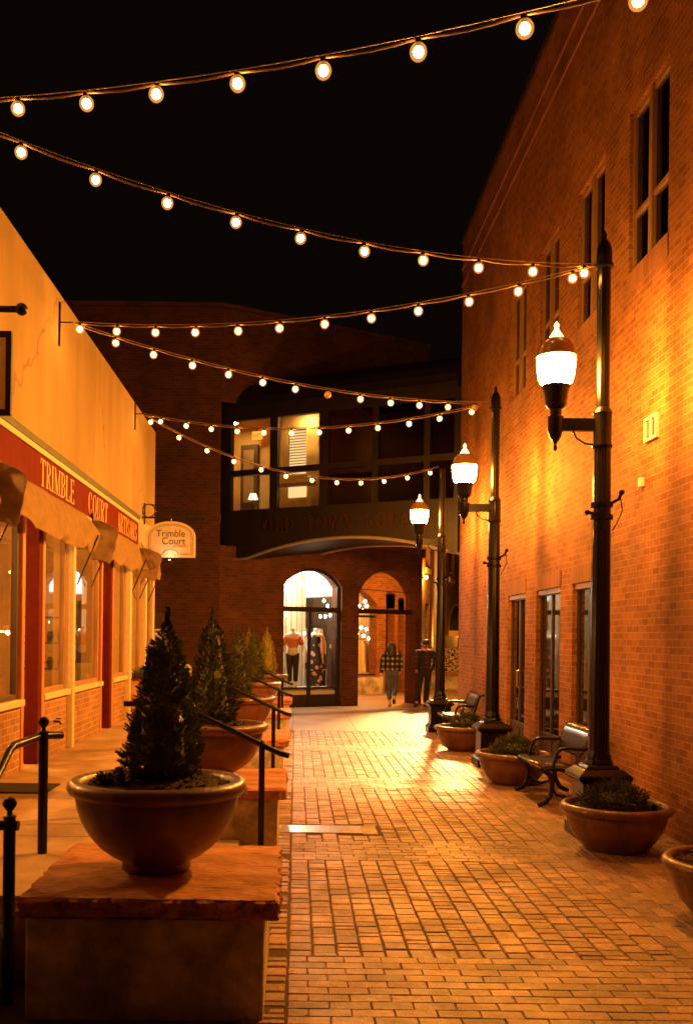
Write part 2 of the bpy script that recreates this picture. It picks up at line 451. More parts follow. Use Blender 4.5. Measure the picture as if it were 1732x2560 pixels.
def serif(name, body, mat, parent, origin, right, up, width, height, ext, heavy=0.2, thin=0.055):
    """condensed serif capitals cut as thin plates; x runs along right, y along up"""
    W = {'I': 0.34, 'M': 1.05, 'W': 1.1, 'O': 0.86, 'Q': 0.86, 'C': 0.8, 'D': 0.86, ' ': 0.6}
    sv = 0.05
    def glyph(ch):
        w = W.get(ch, 0.74); P = []
        rect = lambda x0, y0, x1, y1: P.append([(x0, y0), (x1, y0), (x1, y1), (x0, y1)])
        def stem(x, t=heavy, y0=0, y1=1):
            rect(x - t / 2, y0, x + t / 2, y1)
            if y0 == 0: rect(x - t / 2 - .09, 0, x + t / 2 + .09, sv)
            if y1 == 1: rect(x - t / 2 - .09, 1 - sv, x + t / 2 + .09, 1)
        def dia(x0, y0, x1, y1, t): P.append([(x0 - t / 2, y0), (x0 + t / 2, y0), (x1 + t / 2, y1), (x1 - t / 2, y1)])
        def arc(cx, cy, rx, ry, a0, a1, t, n=14):
            for i in range(n):
                q_ = []
                for a, o in ((a0 + (a1 - a0) * i / n, 1), (a0 + (a1 - a0) * (i + 1) / n, 1), (a0 + (a1 - a0) * (i + 1) / n, 0), (a0 + (a1 - a0) * i / n, 0)):
                    th = thin + (t - thin) * abs(math.cos(a))
                    q_.append((cx + (rx - (0 if o else th)) * math.cos(a), cy + (ry - (0 if o else thin * 0.8)) * math.sin(a)))
                P.append(q_)
        s0 = heavy / 2 + 0.09
        if ch == 'T': stem(w / 2); rect(0.02, 1 - sv, w - 0.02, 1); rect(0.02, 0.80, 0.07, 1); rect(w - 0.07, 0.80, w - 0.02, 1)
        elif ch == 'I': stem(w / 2)
        elif ch == 'L': stem(s0); rect(s0, 0, w, sv); rect(w - 0.05, 0, w, 0.24)
        elif ch == 'E':
            stem(s0); rect(s0, 0, w, sv); rect(s0, 1 - sv, w - .04, 1); rect(s0, 0.5, w - .16, 0.5 + sv); rect(w - .05, 0, w, .22); rect(w - .09, .8, w - .04, 1); rect(w - .2, .42, w - .15, .62)
        elif ch in 'RPB':
            stem(s0); arc(s0 + .08, 0.74, w - s0 - .12, 0.26, -PI / 2, PI / 2, heavy * .9); rect(s0, 0.48, s0 + .1, 0.48 + sv); rect(s0, 1 - sv, s0 + .1, 1)
            if ch == 'R': dia(w - .08, 0, s0 + .2, 0.5, heavy * .9); rect(w - .16, 0, w + .06, sv)
            if ch == 'B': arc(s0 + .08, 0.26, w - s0 - .06, 0.26, -PI / 2, PI / 2, heavy); rect(s0, 0, s0 + .1, sv)
        elif ch == 'M': stem(.12, thin); stem(w - .14); dia(w * .5, 0, .16, 1, heavy); dia(w * .5, 0, w - .18, 1, thin)
        elif ch == 'N': stem(.12, thin); stem(w - .12, thin); dia(w - .14, 0, .14, 1, heavy)
        elif ch == 'W': dia(w * .3, 0, .1, 1, heavy); dia(w * .3, 0, w * .5, 1, thin); dia(w * .72, 0, w * .5, 1, heavy); dia(w * .72, 0, w - .08, 1, thin); rect(0, 1 - sv, .24, 1); rect(w - .2, 1 - sv, w, 1)
        elif ch == 'A': dia(.1, 0, w / 2, 1, thin); dia(w - .14, 0, w / 2, 1, heavy); rect(.2, .32, w - .22, .32 + sv); rect(0, 0, .22, sv); rect(w - .28, 0, w + .02, sv)
        elif ch == 'U': stem(s0 - .02, heavy, .25, 1); stem(w - .12, thin, .25, 1); arc(w / 2 - .01, .26, w / 2 - .08, .27, PI, 2 * PI, heavy * .8)
        elif ch in 'OQ':
            arc(w / 2, .5, w / 2 - .03, .51, 0, 2 * PI, heavy, 28)
            if ch == 'Q': dia(w - .04, -.16, w * .5, .12, heavy * .7)
        elif ch == 'C': arc(w / 2 + .03, .5, w / 2 - .03, .51, PI * .28, PI * 1.72, heavy, 22); rect(w - .12, .70, w - .07, .92); rect(w - .12, .08, w - .07, .26)
        elif ch == 'D': stem(s0); arc(s0, .5, w - s0 - .04, .5, -PI / 2, PI / 2, heavy, 18)
        elif ch == 'S': arc(w / 2, .745, w / 2 - .08, .26, PI * .15, PI * 1.5, heavy * .85); arc(w / 2, .255, w / 2 - .06, .26, -PI * .5, PI * .5, heavy); arc(w / 2, .255, w / 2 - .06, .26, -PI * .88, -PI * .5, heavy * .5); rect(w - .14, .70, w - .09, .92); rect(.06, .06, .11, .26)
        return w, P
    total, G = 0, []
    for ch in body:
        w, P = glyph(ch); G.append((total, P)); total += w + 0.14
    total -= 0.14
    k = width / total
    r, u = Vector(right).normalized(), Vector(up).normalized(); nn = r.cross(u); o = Vector(origin)
    mb = MB(); lay = 0
    for x0, P in G:
        for poly in P:
            lay += 1
            e = ext + 0.00012 * (lay % 17)        # overlapping strokes never share a plane
            pts = [o + r * ((x0 + x) * k) + u * (y * height) for x, y in poly]
            m = len(pts)
            mb.add([p + nn * e for p in pts] + [p for p in pts], [tuple(range(m))] + [(i + m, (i + 1) % m + m, (i + 1) % m, i) for i in range(m)])
    return mb.build(name, mat, parent, False)

def frame_mtx(origin, right, up):
    r, u = Vector(right).normalized(), Vector(up).normalized()
    n = r.cross(u)
    return Matrix(((r.x, u.x, n.x, origin[0]), (r.y, u.y, n.y, origin[1]), (r.z, u.z, n.z, origin[2]), (0, 0, 0, 1)))

def wall_mesh(mb, P, u0, u1, v0, v1, ops, depth):
    """front faces of a wall with openings (rectangles, or with a segmental arch top) and their reveals. P(u, v, d) -> point, d inward."""
    us = sorted({u0, u1, *[o[0] for o in ops], *[o[1] for o in ops]})
    vs = sorted({v0, v1, *[o[2] for o in ops], *[o[3] for o in ops]})
    us = [u for u in us if u0 <= u <= u1]; vs = [v for v in vs if v0 <= v <= v1]
    for i in range(len(us) - 1):
        for j in range(len(vs) - 1):
            mu, mv = (us[i] + us[i + 1]) / 2, (vs[j] + vs[j + 1]) / 2
            if any(o[0] < mu < o[1] and o[2] < mv < o[3] for o in ops): continue
            mb.quad(P(us[i], vs[j], 0), P(us[i + 1], vs[j], 0), P(us[i + 1], vs[j + 1], 0), P(us[i], vs[j + 1], 0))
    for o in ops:
        a, b, c, d = o[:4]
        rise = o[4] if len(o) > 4 else 0
        sp = d - rise
        mb.quad(P(a, c, 0), P(a, sp, 0), P(a, sp, depth), P(a, c, depth))
        mb.quad(P(b, sp, 0), P(b, c, 0), P(b, c, depth), P(b, sp, depth))
        mb.quad(P(b, c, 0), P(a, c, 0), P(a, c, depth), P(b, c, depth))
        N = 14 if rise else 1
        w = (b - a) / 2
        R = (w * w + rise * rise) / (2 * rise) if rise else 0
        za = lambda u: (d - R + math.sqrt(max(0, R * R - (u - a - w) ** 2))) if rise else d
        for k in range(N):
            p, q = a + (b - a) * k / N, a + (b - a) * (k + 1) / N
            if rise: mb.quad(P(p, za(p), 0), P(q, za(q), 0), P(q, d, 0), P(p, d, 0))
            mb.quad(P(p, za(p), 0), P(p, za(p), depth), P(q, za(q), depth), P(q, za(q), 0))

# ------------------------------------------------------------------ ground
XR, XL = 3.36, -2.64          # faces of the two alley walls
TZ = 0.42                     # terrace level
g = MB(); g.quad((-60, -20, -0.02), (60, -20, -0.02), (60, 140, -0.02), (-60, 140, -0.02)); g.quad((-0.26, 2.4, -0.007), (XR, 2.4, -0.007), (XR, 18.19, -0.007), (-0.26, 18.19, -0.007))
tag(g.build('ground', M['joint'], smooth=False), kind='structure')

pv = MB()
def paver(mb, x0, x1, y0, y1, ch=0.008, gap=0.006, hv=0.004):
    x0 += gap / 2; x1 -= gap / 2; y0 += gap / 2; y1 -= gap / 2
    j = lambda: random.uniform(-0.0025, 0.0025)
    h = random.uniform(-hv, hv * 0.3)
    tx, ty = random.uniform(-0.012, 0.012), random.uniform(-0.012, 0.012)
    b = [(x0 + j(), y0 + j()), (x1 + j(), y0 + j()), (x1 + j(), y1 + j()), (x0 + j(), y1 + j())]
    cx, cy = (x0 + x1) / 2, (y0 + y1) / 2
    vs = [(x, y, -0.012) for x, y in b]
    vs += [(x, y, h - ch + tx * (x - cx) + ty * (y - cy)) for x, y in b]
    q = [(x + ch * (1 if x < cx else -1), y + ch * (1 if y < cy else -1)) for x, y in b]
    vs += [(x, y, h + tx * (x - cx) + ty * (y - cy)) for x, y in q]
    mb.add(vs, [(0, 1, 5, 4), (1, 2, 6, 5), (2, 3, 7, 6), (3, 0, 4, 7), (4, 5, 9, 8), (5, 6, 10, 9), (6, 7, 11, 10), (7, 4, 8, 11), (8, 9, 10, 11)])

def cobble_field(y0, y1, x0=-0.02, ncol=16, w=0.134):
    for c in range(ncol):
        y = y0
        x = x0 + c * w
        while y < y1 - 0.02:
            d = random.choice((0.066, 0.07, 0.10, 0.128, 0.132, 0.136, 0.14, 0.14))
            if y1 - y - d < 0.05: d = y1 - y
            if not (8.66 < y + d / 2 < 9.12 and x < 0.76):
                paver(pv, x, x + w, y, y + d, 0.007, 0.006)
            y += d
def brick_band(y0, y1, x0=-0.02, x1=2.124):
    n = max(1, round((y1 - y0) / 0.098))
    dy = (y1 - y0) / n
    for r in range(n):
        x = x0 - (0.1 if r % 2 else 0)
        while x < x1:
            a, b = max(x, x0), min(x + 0.2, x1)
            if b - a > 0.03: paver(pv, a, b, y0 + r * dy, y0 + (r + 1) * dy, 0.004, 0.003, 0.002)
            x += 0.2
fields = [(2.6, 4.42, 'c'), (4.42, 5.36, 'b'), (5.36, 7.68, 'c'), (7.68, 8.36, 'b'), (8.36, 11.34, 'c'), (11.34, 12.2, 'b'),
          (12.2, 15.0, 'c'), (15.0, 15.7, 'b'), (15.7, 18.2, 'c')]
for a, b, k in fields:
    cobble_field(a, b) if k == 'c' else brick_band(a, b)
y = 2.6
while y < 18.2:      # worn edge course along the plinths
    d = random.choice((0.07, 0.09, 0.11, 0.13))
    paver(pv, -0.245 + random.uniform(-0.01, 0.01), -0.02, y, y + d, 0.014, 0.006, 0.008)
    y += d
c = 0
x = 2.124
while x < XR - 0.03:   # bricks along the right-hand wall
    y = 2.6 - (0.1 if c % 2 else 0)
    while y < 18.2:
        paver(pv, x, min(x + 0.1, XR - 0.005), max(y, 2.6), min(y + 0.2, 18.2), 0.004, 0.004, 0.003)
        y += 0.2
    x += 0.1; c += 1
tag(pv.build('paving', M['paver'], smooth=False), kind='structure')

pz = MB()
for i in range(-1, 8):
    for k in range(0, 5):
        x0, y0 = -1.25 + i * 1.2, 18.2 + k * 1.12
        pz.box(x0 + 0.003, min(x0 + 1.197, XR - 0.003) if y0 < 20.2 else x0 + 1.197, y0 + 0.003, y0 + 1.117, -0.019, random.uniform(-0.002, 0.0))
tag(pz.build('plaza', M['plaza'], smooth=False), kind='structure')
st = MB(); st.box(-1.25, 30, 23.8, 60, -0.018, 0.004)
tag(st.build('pavement', M['plaza'], smooth=False), kind='structure')

# terrace beside the shop fronts, its front edge and the flights of steps down to the alley
PLY = [4.47, 7.74, 11.4, 15.2, 18.4]
PLX0, PLX1 = -1.215, -0.13
tr = MB()
ys = [4.95 + i * 1.47 for i in range(13)] + [22.85]
for a, b in zip(ys[:-1], ys[1:]):
    tr.box(XL - 0.3, -1.22, a + 0.004, b - 0.004, -0.019, TZ)
for i, y0 in enumerate(PLY):
    tr.box(-1.22, -0.95, y0 + 0.05, y0 + 1.0, -0.019, TZ - 0.01)
tag(tr.build('terrace', M['pave_conc'], smooth=False, bevel=0.006), kind='structure')
ta = MB(); ta.box(-1.22, -0.13, 19.6, 22.85, -0.018, 0.14); ta.box(-1.22, -0.5, 19.6, 22.85, -0.018, TZ)
tag(ta.build('terrace', M['pave_conc'], smooth=False, bevel=0.006), kind='structure')
where = ['nearest plinth', 'second plinth', 'third plinth', 'fourth plinth']
for i in range(4):
    a, b = PLY[i] + 1.12, PLY[i + 1]
    s_ = thing('stone_steps', (-0.8, (a + b) / 2, 0), 'low concrete steps between the planters beyond the ' + where[i], 'steps', 'steps down from the terrace')
    q = MB(); q.box(-1.22, -0.82, a, b, -0.018, 0.28); q.build('step', M['pave_conc'], s_, False, 0.01)
    q = MB(); q.box(-0.815, -0.42, a, b, -0.018, 0.14); q.build('step', M['pave_conc'], s_, False, 0.01)
s_ = thing('stone_steps', (-2.0, 4.6, 0), 'dark concrete steps up to the terrace behind the front handrail', 'steps', 'steps down from the terrace')
q = MB(); q.box(XL - 0.2, -1.44, 4.6, 4.945, -0.018, 0.28); q.build('step', M['concrete'], s_, False, 0.01)
q = MB(); q.box(XL - 0.2, -1.44, 4.25, 4.595, -0.018, 0.14); q.build('step', M['concrete'], s_, False, 0.01)

# ------------------------------------------------------------------ right: brick building
rb = thing('brick_building', (XR, 10, 0), 'tall orange-lit brick building with paired windows along the right side', 'building')
RY0, RY1, RZ = -3.0, 20.3, 9.95
WU = [(8.98, 10.05), (10.86, 11.9), (12.75, 13.72), (14.55, 15.55)]
DL = [(10.95, 11.95), (12.5, 13.75), (14.4, 15.6)]
for k in range(3): WU.append((7.1 - 1.85 * k, 8.05 - 1.85 * k))
ops = [(a, b, 5.49, 7.14) for a, b in WU] + [(a, b, 0.06, 2.42) for a, b in DL]
PR = lambda u, v, d: (XR + d, u, v)
q = MB()
wall_mesh(q, PR, RY0, RY1, -0.018, RZ - 0.02, ops, 0.17)
q.quad((XR, RY1, -0.018), (14, RY1, -0.018), (14, RY1, RZ - 0.02), (XR, RY1, RZ - 0.02))
q.quad((14, RY0, -0.018), (XR, RY0, -0.018), (XR, RY0, RZ - 0.02), (14, RY0, RZ - 0.02))
q.build('wall', M['brick'], rb, False)
q = MB(); q.box(XR - 0.03, 14, RY0 - 0.03, RY1 + 0.03, RZ - 0.02, RZ + 0.09); q.build('coping', M['brick_dark'], rb, False)
q = MB()
for z in (9.0, 9.35): q.box(XR - 0.022, XR - 0.001, RY0, RY1 - 0.002, z, z + 0.05)
q.build('string_course', M['soldier'], rb, False)
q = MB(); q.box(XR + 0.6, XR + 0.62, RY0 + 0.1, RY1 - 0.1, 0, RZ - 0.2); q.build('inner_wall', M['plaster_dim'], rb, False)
for a, b in WU:
    f = MB()
    x0, x1 = XR + 0.035, XR + 0.085
    for u in (a + 0.001, b - 0.046): f.box(x0, x1, u, u + 0.045, 5.49, 7.139)
    m_ = (a + b) / 2
    f.box(x0 - 0.015, x1, m_ - 0.045, m_ + 0.045, 5.49, 7.139)
    for z in (5.491, 7.08): f.box(x0 + 0.003, x1 - 0.003, a + 0.05, b - 0.05, z, z + 0.055)
    f.box(x0 + 0.002, x1 - 0.003, a + 0.05, b - 0.05, 6.05, 6.10)
    w = f.build('window', M['wood'], rb, False, 0.004)
    q = MB(); q.box(XR + 0.066, XR + 0.072, a + 0.03, b - 0.03, 5.51, 7.12); q.build('pane', M['glass_dark'], w, False)
    q = MB()
    for s0 in (a + 0.06, m_ + 0.06):
        q.box(XR + 0.13, XR + 0.135, s0, s0 + 0.2, 5.5, 7.1)
    q.build('curtain', M['plaster_warm'], w, False)
    q = MB(); q.box(XR - 0.012, XR - 0.002, a - 0.02, b + 0.02, 5.27, 5.488); q.build('sill', M['soldier'], w, False)
for i, (a, b) in enumerate(DL):
    f = MB()
    x0, x1 = XR + 0.055, XR + 0.105
    m_ = (a + b) / 2
    for u in (a + 0.001, m_ - 0.03, b - 0.061): f.box(x0, x1, u, u + 0.06, 0.06, 2.419)
    for z in (0.061, 0.40, 2.34): f.box(x0 + 0.003, x1 - 0.003, a + 0.05, b - 0.05, z, z + 0.075)
    d_ = f.build('door' if i == 2 else 'window', M['dark_wood'], rb, False, 0.004)
    q = MB(); q.box(XR + 0.075, XR + 0.085, a + 0.03, b - 0.03, 0.43, 2.36); q.build('pane', M['night_pane'], d_, False)
    q = MB(); q.box(XR + 0.068, XR + 0.09, a + 0.04, b - 0.04, 0.12, 0.41); q.build('panel', M['dark_wood'], d_, False)
    q = MB(); q.box(XR + 0.025, XR + 0.054, a + 0.002, b - 0.002, 2.36, 2.418); q.build('head_trim', M['cream'], d_, False)
    q = MB(); q.box(XR - 0.012, XR - 0.002, a - 0.03, b + 0.03, 2.425, 2.635); q.build('lintel', M['soldier'], d_, False)
    if i == 2:
        q = MB(); q.tube([(XR + 0.05, m_ - 0.02, 1.0), (XR + 0.02, m_ - 0.02, 1.02), (XR + 0.02, m_ - 0.02, 1.25), (XR + 0.05, m_ - 0.02, 1.27)], 0.012, 8)
        q.build('handle', M['steel'], d_)
v_ = thing('wall_vent', (XR, 9.3, 3.65), 'small white louvred vent on the brick wall beside the nearest lamp post', 'vent')
q = MB()
q.box(XR - 0.035, XR - 0.002, 9.14, 9.46, 3.65, 3.675); q.box(XR - 0.035, XR - 0.002, 9.14, 9.46, 3.855, 3.88)
for u in (9.14, 9.285, 9.43): q.box(XR - 0.034, XR - 0.002, u, u + 0.03, 3.676, 3.854)
q.build('frame', M['white_paint'], v_, False)
q = MB()
for k in range(7): q.box(XR - 0.02, XR - 0.004, 9.175, 9.425, 3.68 + k * 0.025, 3.692 + k * 0.025)
q.build('slat', M['wood'], v_, False)
b_ = MB(); b_.box(XR - 0.05, XR - 0.002, 9.5, 9.56, 3.24, 3.33)
tag(b_.build('junction_box', M['white_paint'], None, False, 0.006), 'tiny white electrical box on the brick wall below the vent', 'box')

# ------------------------------------------------------------------ left: stucco shop building
lb = thing('shop_building', (XL, 12, TZ), 'single-storey cream stucco shop with red sign band and large windows', 'building')
LY0, LY1, LZ = 3.0, 18.15, 5.5
q = MB()
q.box(XL - 6, XL, LY0, LY1, 3.70, LZ)
q.quad((XL - 6, LY1, 0), (XL, LY1, 0), (XL, LY1, 3.7), (XL - 6, LY1, 3.7))
q.build('wall', M['stucco'], lb, False, 0.02)
q = MB(); q.box(XL - 0.12, XL + 0.035, LY0, 16.1, 3.205, 3.56); q.build('sign_band', M['band'], lb, False, 0.004)
q = MB(); q.box(XL - 0.12, XL + 0.055, LY0, 16.12, 3.563, 3.62); q.box(XL - 0.12, XL + 0.05, LY0, 16.12, 3.12, 3.202); q.box(XL - 0.1, XL - 0.002, 16.2, LY1 - 0.01, 3.1, 3.7)
q.build('trim', M['cream'], lb, False, 0.004)
q = MB(); q.box(XL - 0.12, XL + 0.06, LY0, 16.12, 3.623, 3.698); q.build('cornice', M['green_trim'], lb, False, 0.004)
for body, y0, y1 in (('TRIMBLE', 9.92, 11.42), ('COURT', 12.2, 13.45), ('ARTISANS', 14.22, 15.92)):
    serif('lettering', body, M['gold_letters'], lb, (XL + 0.0355, y0, 3.25), (0, 1, 0), (0, 0, 1), y1 - y0, 0.275, 0.004, 0.15, 0.05)
# piers, bulkheads, sills and windows along the front
def pier(y0, y1, x0, x1, mat, name='pillar', z0=TZ, z1=3.12):
    q = MB(); q.box(x0, x1, y0, y1, z0, z1); return q.build(name, mat, lb, False, 0.008)
for yc in (9.93, 13.77): 
    pier(yc, yc + 0.14, -2.745, -2.605, M['red_paint'])
    pier(yc + 0.145, yc + 0.235, -2.735, -2.60, M['orange_paint'], 'jamb')
    pier(yc - 0.50, yc - 0.42, -2.735, -2.63, M['orange_paint'], 'jamb')
pier(11.35, 11.46, -2.70, -2.575, M['cream'])
pier(15.2, 15.36, -2.70, -2.57, M['cream'])
pier(16.75, 16.9, -2.70, -2.57, M['cream'])
pier(17.95, 18.14, -2.70, -2.62, M['cream'])
bays = [(3.2, 9.42), (10.17, 11.34), (11.47, 13.26), (14.01, 15.19), (15.37, 16.74), (16.91, 17.94)]
for i, (a, b) in enumerate(bays):
    q = MB(); q.box(-2.80, XL, a, b, TZ, 1.045); q.build('bulkhead', M['brick_base'], lb, False)
    f = MB()
    for u in (a, b - 0.065): f.box(-2.725, -2.665, u, u + 0.065, 1.115, 3.12)
    f.box(-2.724, -2.666, a + 0.06, b - 0.06, 1.112, 1.16); f.box(-2.724, -2.666, a + 0.06, b - 0.06, 3.06, 3.12)
    w = f.build('window', M['wood'] if i else M['dark_wood'], lb, False, 0.004)
    q = MB(); q.box(-2.700, -2.694, a + 0.05, b - 0.05, 1.15, 3.08); q.build('pane', M['plate_glass'], w, False)
    q = MB(); q.box(-2.80, XL + 0.05, a + 0.002, b - 0.002, 1.048, 1.110); q.build('sill', M['cream'], w, False, 0.008)
# inside of the shop
q = MB()
q.quad((-6.2, 3.2, TZ + .01), (-2.81, 3.2, TZ + .01), (-2.81, 18.1, TZ + .01), (-6.2, 18.1, TZ + .01))
q.build('shop_floor', M['dark_wood'], lb, False)
q = MB()
q.quad((-6.2, 3.2, TZ), (-6.2, 18.1, TZ), (-6.2, 18.1, 3.3), (-6.2, 3.2, 3.3))
q.quad((-6.2, 18.1, TZ), (-2.81, 18.1, TZ), (-2.81, 18.1, 3.3), (-6.2, 18.1, 3.3))
q.quad((-6.2, 14.4, TZ), (-3.3, 14.4, TZ), (-3.3, 14.4, 3.3), (-6.2, 14.4, 3.3))
q.quad((-6.2, 3.2, TZ), (-2.81, 3.2, TZ), (-2.81, 3.2, 3.3), (-6.2, 3.2, 3.3))
q.quad((-6.2, 3.2, 3.3), (-2.81, 3.2, 3.3), (-2.81, 18.1, 3.3), (-6.2, 18.1, 3.3))
q.build('interior', M['plaster_warm'], lb, False)
WARM = (1.0, 0.46, 0.11)
M['shop_light'] = emis('shop_light', WARM, 40)
def ceiling_light(x, y, label):
    t = thing('ceiling_light', (x, y, 3.28), label, 'ceiling light', 'ceiling lights inside the shop')
    ld = bpy.data.lights.new('shop_lamp', 'POINT'); ld.energy = 420 if y < 9 else 230; ld.color = WARM; ld.shadow_soft_size = 0.12
    lo = bpy.data.objects.new('shop_lamp', ld); C.objects.link(lo); lo.parent = t; lo.location = (0, 0, -0.25)
    q = MB(); q.lathe([(0.001, 0), (0.16, 0.0), (0.16, 0.018)], 20, (x, y, 3.272)); q.build('diffuser', M['shop_light'], t)
    q = MB(); q.lathe([(0.18, 0.0), (0.18, 0.012), (0.161, 0.012)], 20, (x, y, 3.284)); q.build('rim', M['white_paint'], t)
for y, lab in ((7.6, 'round ceiling light inside the shop nearest the camera'), (11.2, 'round ceiling light inside the shop behind the pendant lamp'), (15.6, 'round ceiling light inside the shop beyond the second red pillar')):
    ceiling_light(-4.3, y, lab)
t = thing('wall_shelf', (-3.1, 13.4, 1.4), 'dark shelf stacked with small wares in the third shop window', 'shelf')
q = MB()
for z in (1.25, 1.6, 1.95): q.box(-3.75, -2.98, 13.3, 13.48, z, z + 0.025)
q.box(-3.78, -3.752, 13.3, 13.48, 0.5, 2.2); q.box(-2.979, -2.95, 13.3, 13.48, 0.5, 2.2)
q.build('rack', M['dark_wood'], t, False)
q = MB()
for z in (1.275, 1.625):
    for k in range(5): q.lathe([(0.001, 0), (0.04, 0), (0.055, 0.08), (0.03, 0.15), (0.001, 0.15)], 10, (-3.65 + k * 0.15, 13.39, z + 0.001))
q.build('ware', M['bronze'], t)
t = thing('wooden_chair', (-3.1, 8.9, TZ), 'wooden chair standing inside the nearest shop window', 'chair')
q = MB(); q.box(-3.32, -2.92, 8.7, 9.1, 0.86, 0.90); q.build('seat', M['wood'], t, False, 0.01)
for x in (-3.3, -2.94):
    for y in (8.72, 9.08):
        q = MB(); q.tube([(x, y, TZ + .012), (x, y, 0.86)], 0.018, 8); q.build('leg', M['wood'], t)
q = MB()
for x in (-3.3, -2.94): q.tube([(x, 9.08, 0.9), (x, 9.14, 1.5)], 0.016, 8)
for z in (1.1, 1.28, 1.46): q.box(-3.3, -2.94, 9.09, 9.13, z, z + 0.06)
q.build('backrest', M['wood'], t, False)

t = thing('wall_faucet', (XL, 10.75, 0.78), 'small black tap on the low brick wall under the shop window', 'tap')
q = MB(); q.tube([(XL + 0.001, 10.75, 0.78), (XL + 0.06, 10.75, 0.78), (XL + 0.08, 10.75, 0.75)], 0.012, 8); q.build('spout', M['iron'], t)
q = MB(); q.lathe([(0.001, 0), (0.03, 0), (0.03, 0.01), (0.001, 0.01)], 10, (XL + 0.05, 10.75, 0.81)); q.build('handle', M['iron'], t)
q = MB(); q.box(-2.6, -2.05, 8.1, 8.6, TZ + 0.002, TZ + 0.012)
tag(q.build('door_mat', M['black_cloth'], None, False), 'dark flat mat on the terrace beside the nearest shop window', 'mat')

# awnings: rolled-up canvas swags under the sign band
def awning(y0, y1, lab, seed, hang=0.30, flap=True):
    t = thing('awning', (XL, (y0 + y1) / 2, 3.1), lab, 'awning', 'tan canvas awnings over the shop windows')
    random.seed(seed)
    ny, prof = 44, [(0.056, 3.20), (0.080, 3.17), (0.108, 3.11), (0.135, 3.04), (0.158, 2.97), (0.172, 2.90), (0.172, 2.85), (0.165, 2.815), (0.170, 2.795)]
    vs, fs = [], []
    for i in range(ny + 1):
        s = i / ny
        y = y0 + (y1 - y0) * s
        sag = 0.08 * math.sin(PI * s) + 0.02 * math.sin(y * 7) 
        end = math.exp(-s * 14) + math.exp(-(1 - s) * 14)
        for j, (dx, z) in enumerate(prof):
            fold = math.sin(y * 5.2 + j * 0.75 + 1.2 * noise.noise(Vector((y, seed, 0)))) * 0.022
            w = noise.noise(Vector((y * 1.6, j * 0.35 + seed, seed))) * (0.06 + 0.16 * end) + fold * (0.9 + 1.6 * end)
            w2 = noise.noise(Vector((y * 2.4 + 9, j * 0.5, seed + 3))) * (0.045 + 0.12 * end)
            k = j / (len(prof) - 1)
            vs.append((XL + dx * (1 - 0.25 * end) + w * (k + .2), y, z - sag * k + w2 * (k + .1) + 0.10 * math.exp(-s * 9) * (1 - 0.4 * k)))
    m = len(prof)
    fs = [(i * m + j, (i + 1) * m + j, (i + 1) * m + j + 1, i * m + j + 1) for i in range(ny) for j in range(m - 1)]
    q = MB(); q.add(vs, fs)
    o = q.build('canvas', M['canvas'], t)
    sd = o.modifiers.new('thick', 'SOLIDIFY'); sd.thickness = 0.008
    sb = o.modifiers.new('sub', 'SUBSURF'); sb.levels = 1; sb.render_levels = 1
    if flap:
        q = MB()
        vs, fs = [], []
        for i in range(9):
            for j in range(9):
                u, v = i / 8, j / 8
                w = noise.noise(Vector((u * 3 + seed, v * 3, 1.7))) * 0.06
                sc = 0.025 * abs(math.sin(v * 9)) * u
                vs.append((XL + 0.03 + 0.36 * u * (1 - 0.35 * v) + sc, y0 + 0.02 + w + 0.10 * u * v, 3.19 - 0.12 * u * u - (0.52 * v) * (1 - 0.15 * u)))
        fs = [(i * 9 + j, (i + 1) * 9 + j, (i + 1) * 9 + j + 1, i * 9 + j + 1) for i in range(8) for j in range(8)]
        q.add(vs, fs)
        o = q.build('flap', M['canvas'], t)
        sd = o.modifiers.new('thick', 'SOLIDIFY'); sd.thickness = 0.007
        sb = o.modifiers.new('sub', 'SUBSURF'); sb.levels = 1; sb.render_levels = 1
    for yy in (y0 + 0.35, y1 - 0.25):
        q = MB(); q.tube([(XL - 0.02, yy, 2.35), (XL + 0.22, yy + 0.05, 2.95)], 0.010, 8); q.build('arm', M['iron'], t)
awning(4.2, 8.0, 'tan canvas awning cut off by the left edge, nearest the camera', 3, flap=False)
awning(8.15, 12.15, 'long tan canvas swag below the word TRIMBLE', 11)
awning(12.35, 15.95, 'tan canvas swag below the words COURT ARTISANS', 23)
awning(16.3, 17.9, 'short scalloped tan awning at the far corner of the shop', 31)

# blade sign at the left edge
t = thing('blade_sign', (XL, 7.0, 3.8), 'black iron arm with ball end holding a framed panel at the left edge', 'sign')
q = MB(); q.tube([(XL, 7.0, 4.06), (-2.02, 7.0, 4.06)], 0.024, 12); q.ball((-1.985, 7.0, 4.06), 0.045, 14, 8); q.lathe([(0.035, 0), (0.035, 0.02)], 12, (-2.04, 7.0, 4.05))
q.build('arm', M['iron'], t)
q = MB()
q.box(-2.6, -2.05, 6.98, 7.02, 3.86, 3.90); q.box(-2.6, -2.05, 6.98, 7.02, 3.30, 3.34); q.box(-2.09, -2.05, 6.981, 7.019, 3.341, 3.859); q.box(-2.6, -2.56, 6.981, 7.019, 3.341, 3.859)
q.build('frame', M['iron'], t, False, 0.003)
q = MB(); q.box(-2.559, -2.091, 6.99, 7.01, 3.341, 3.859); q.build('board', M['cream'], t, False)
q = MB()
for x in (-2.5, -2.2): q.tube([(x, 7.0, 3.89), (x, 7.0, 4.05)], 0.006, 6)
q.build('hanger', M['iron'], t)

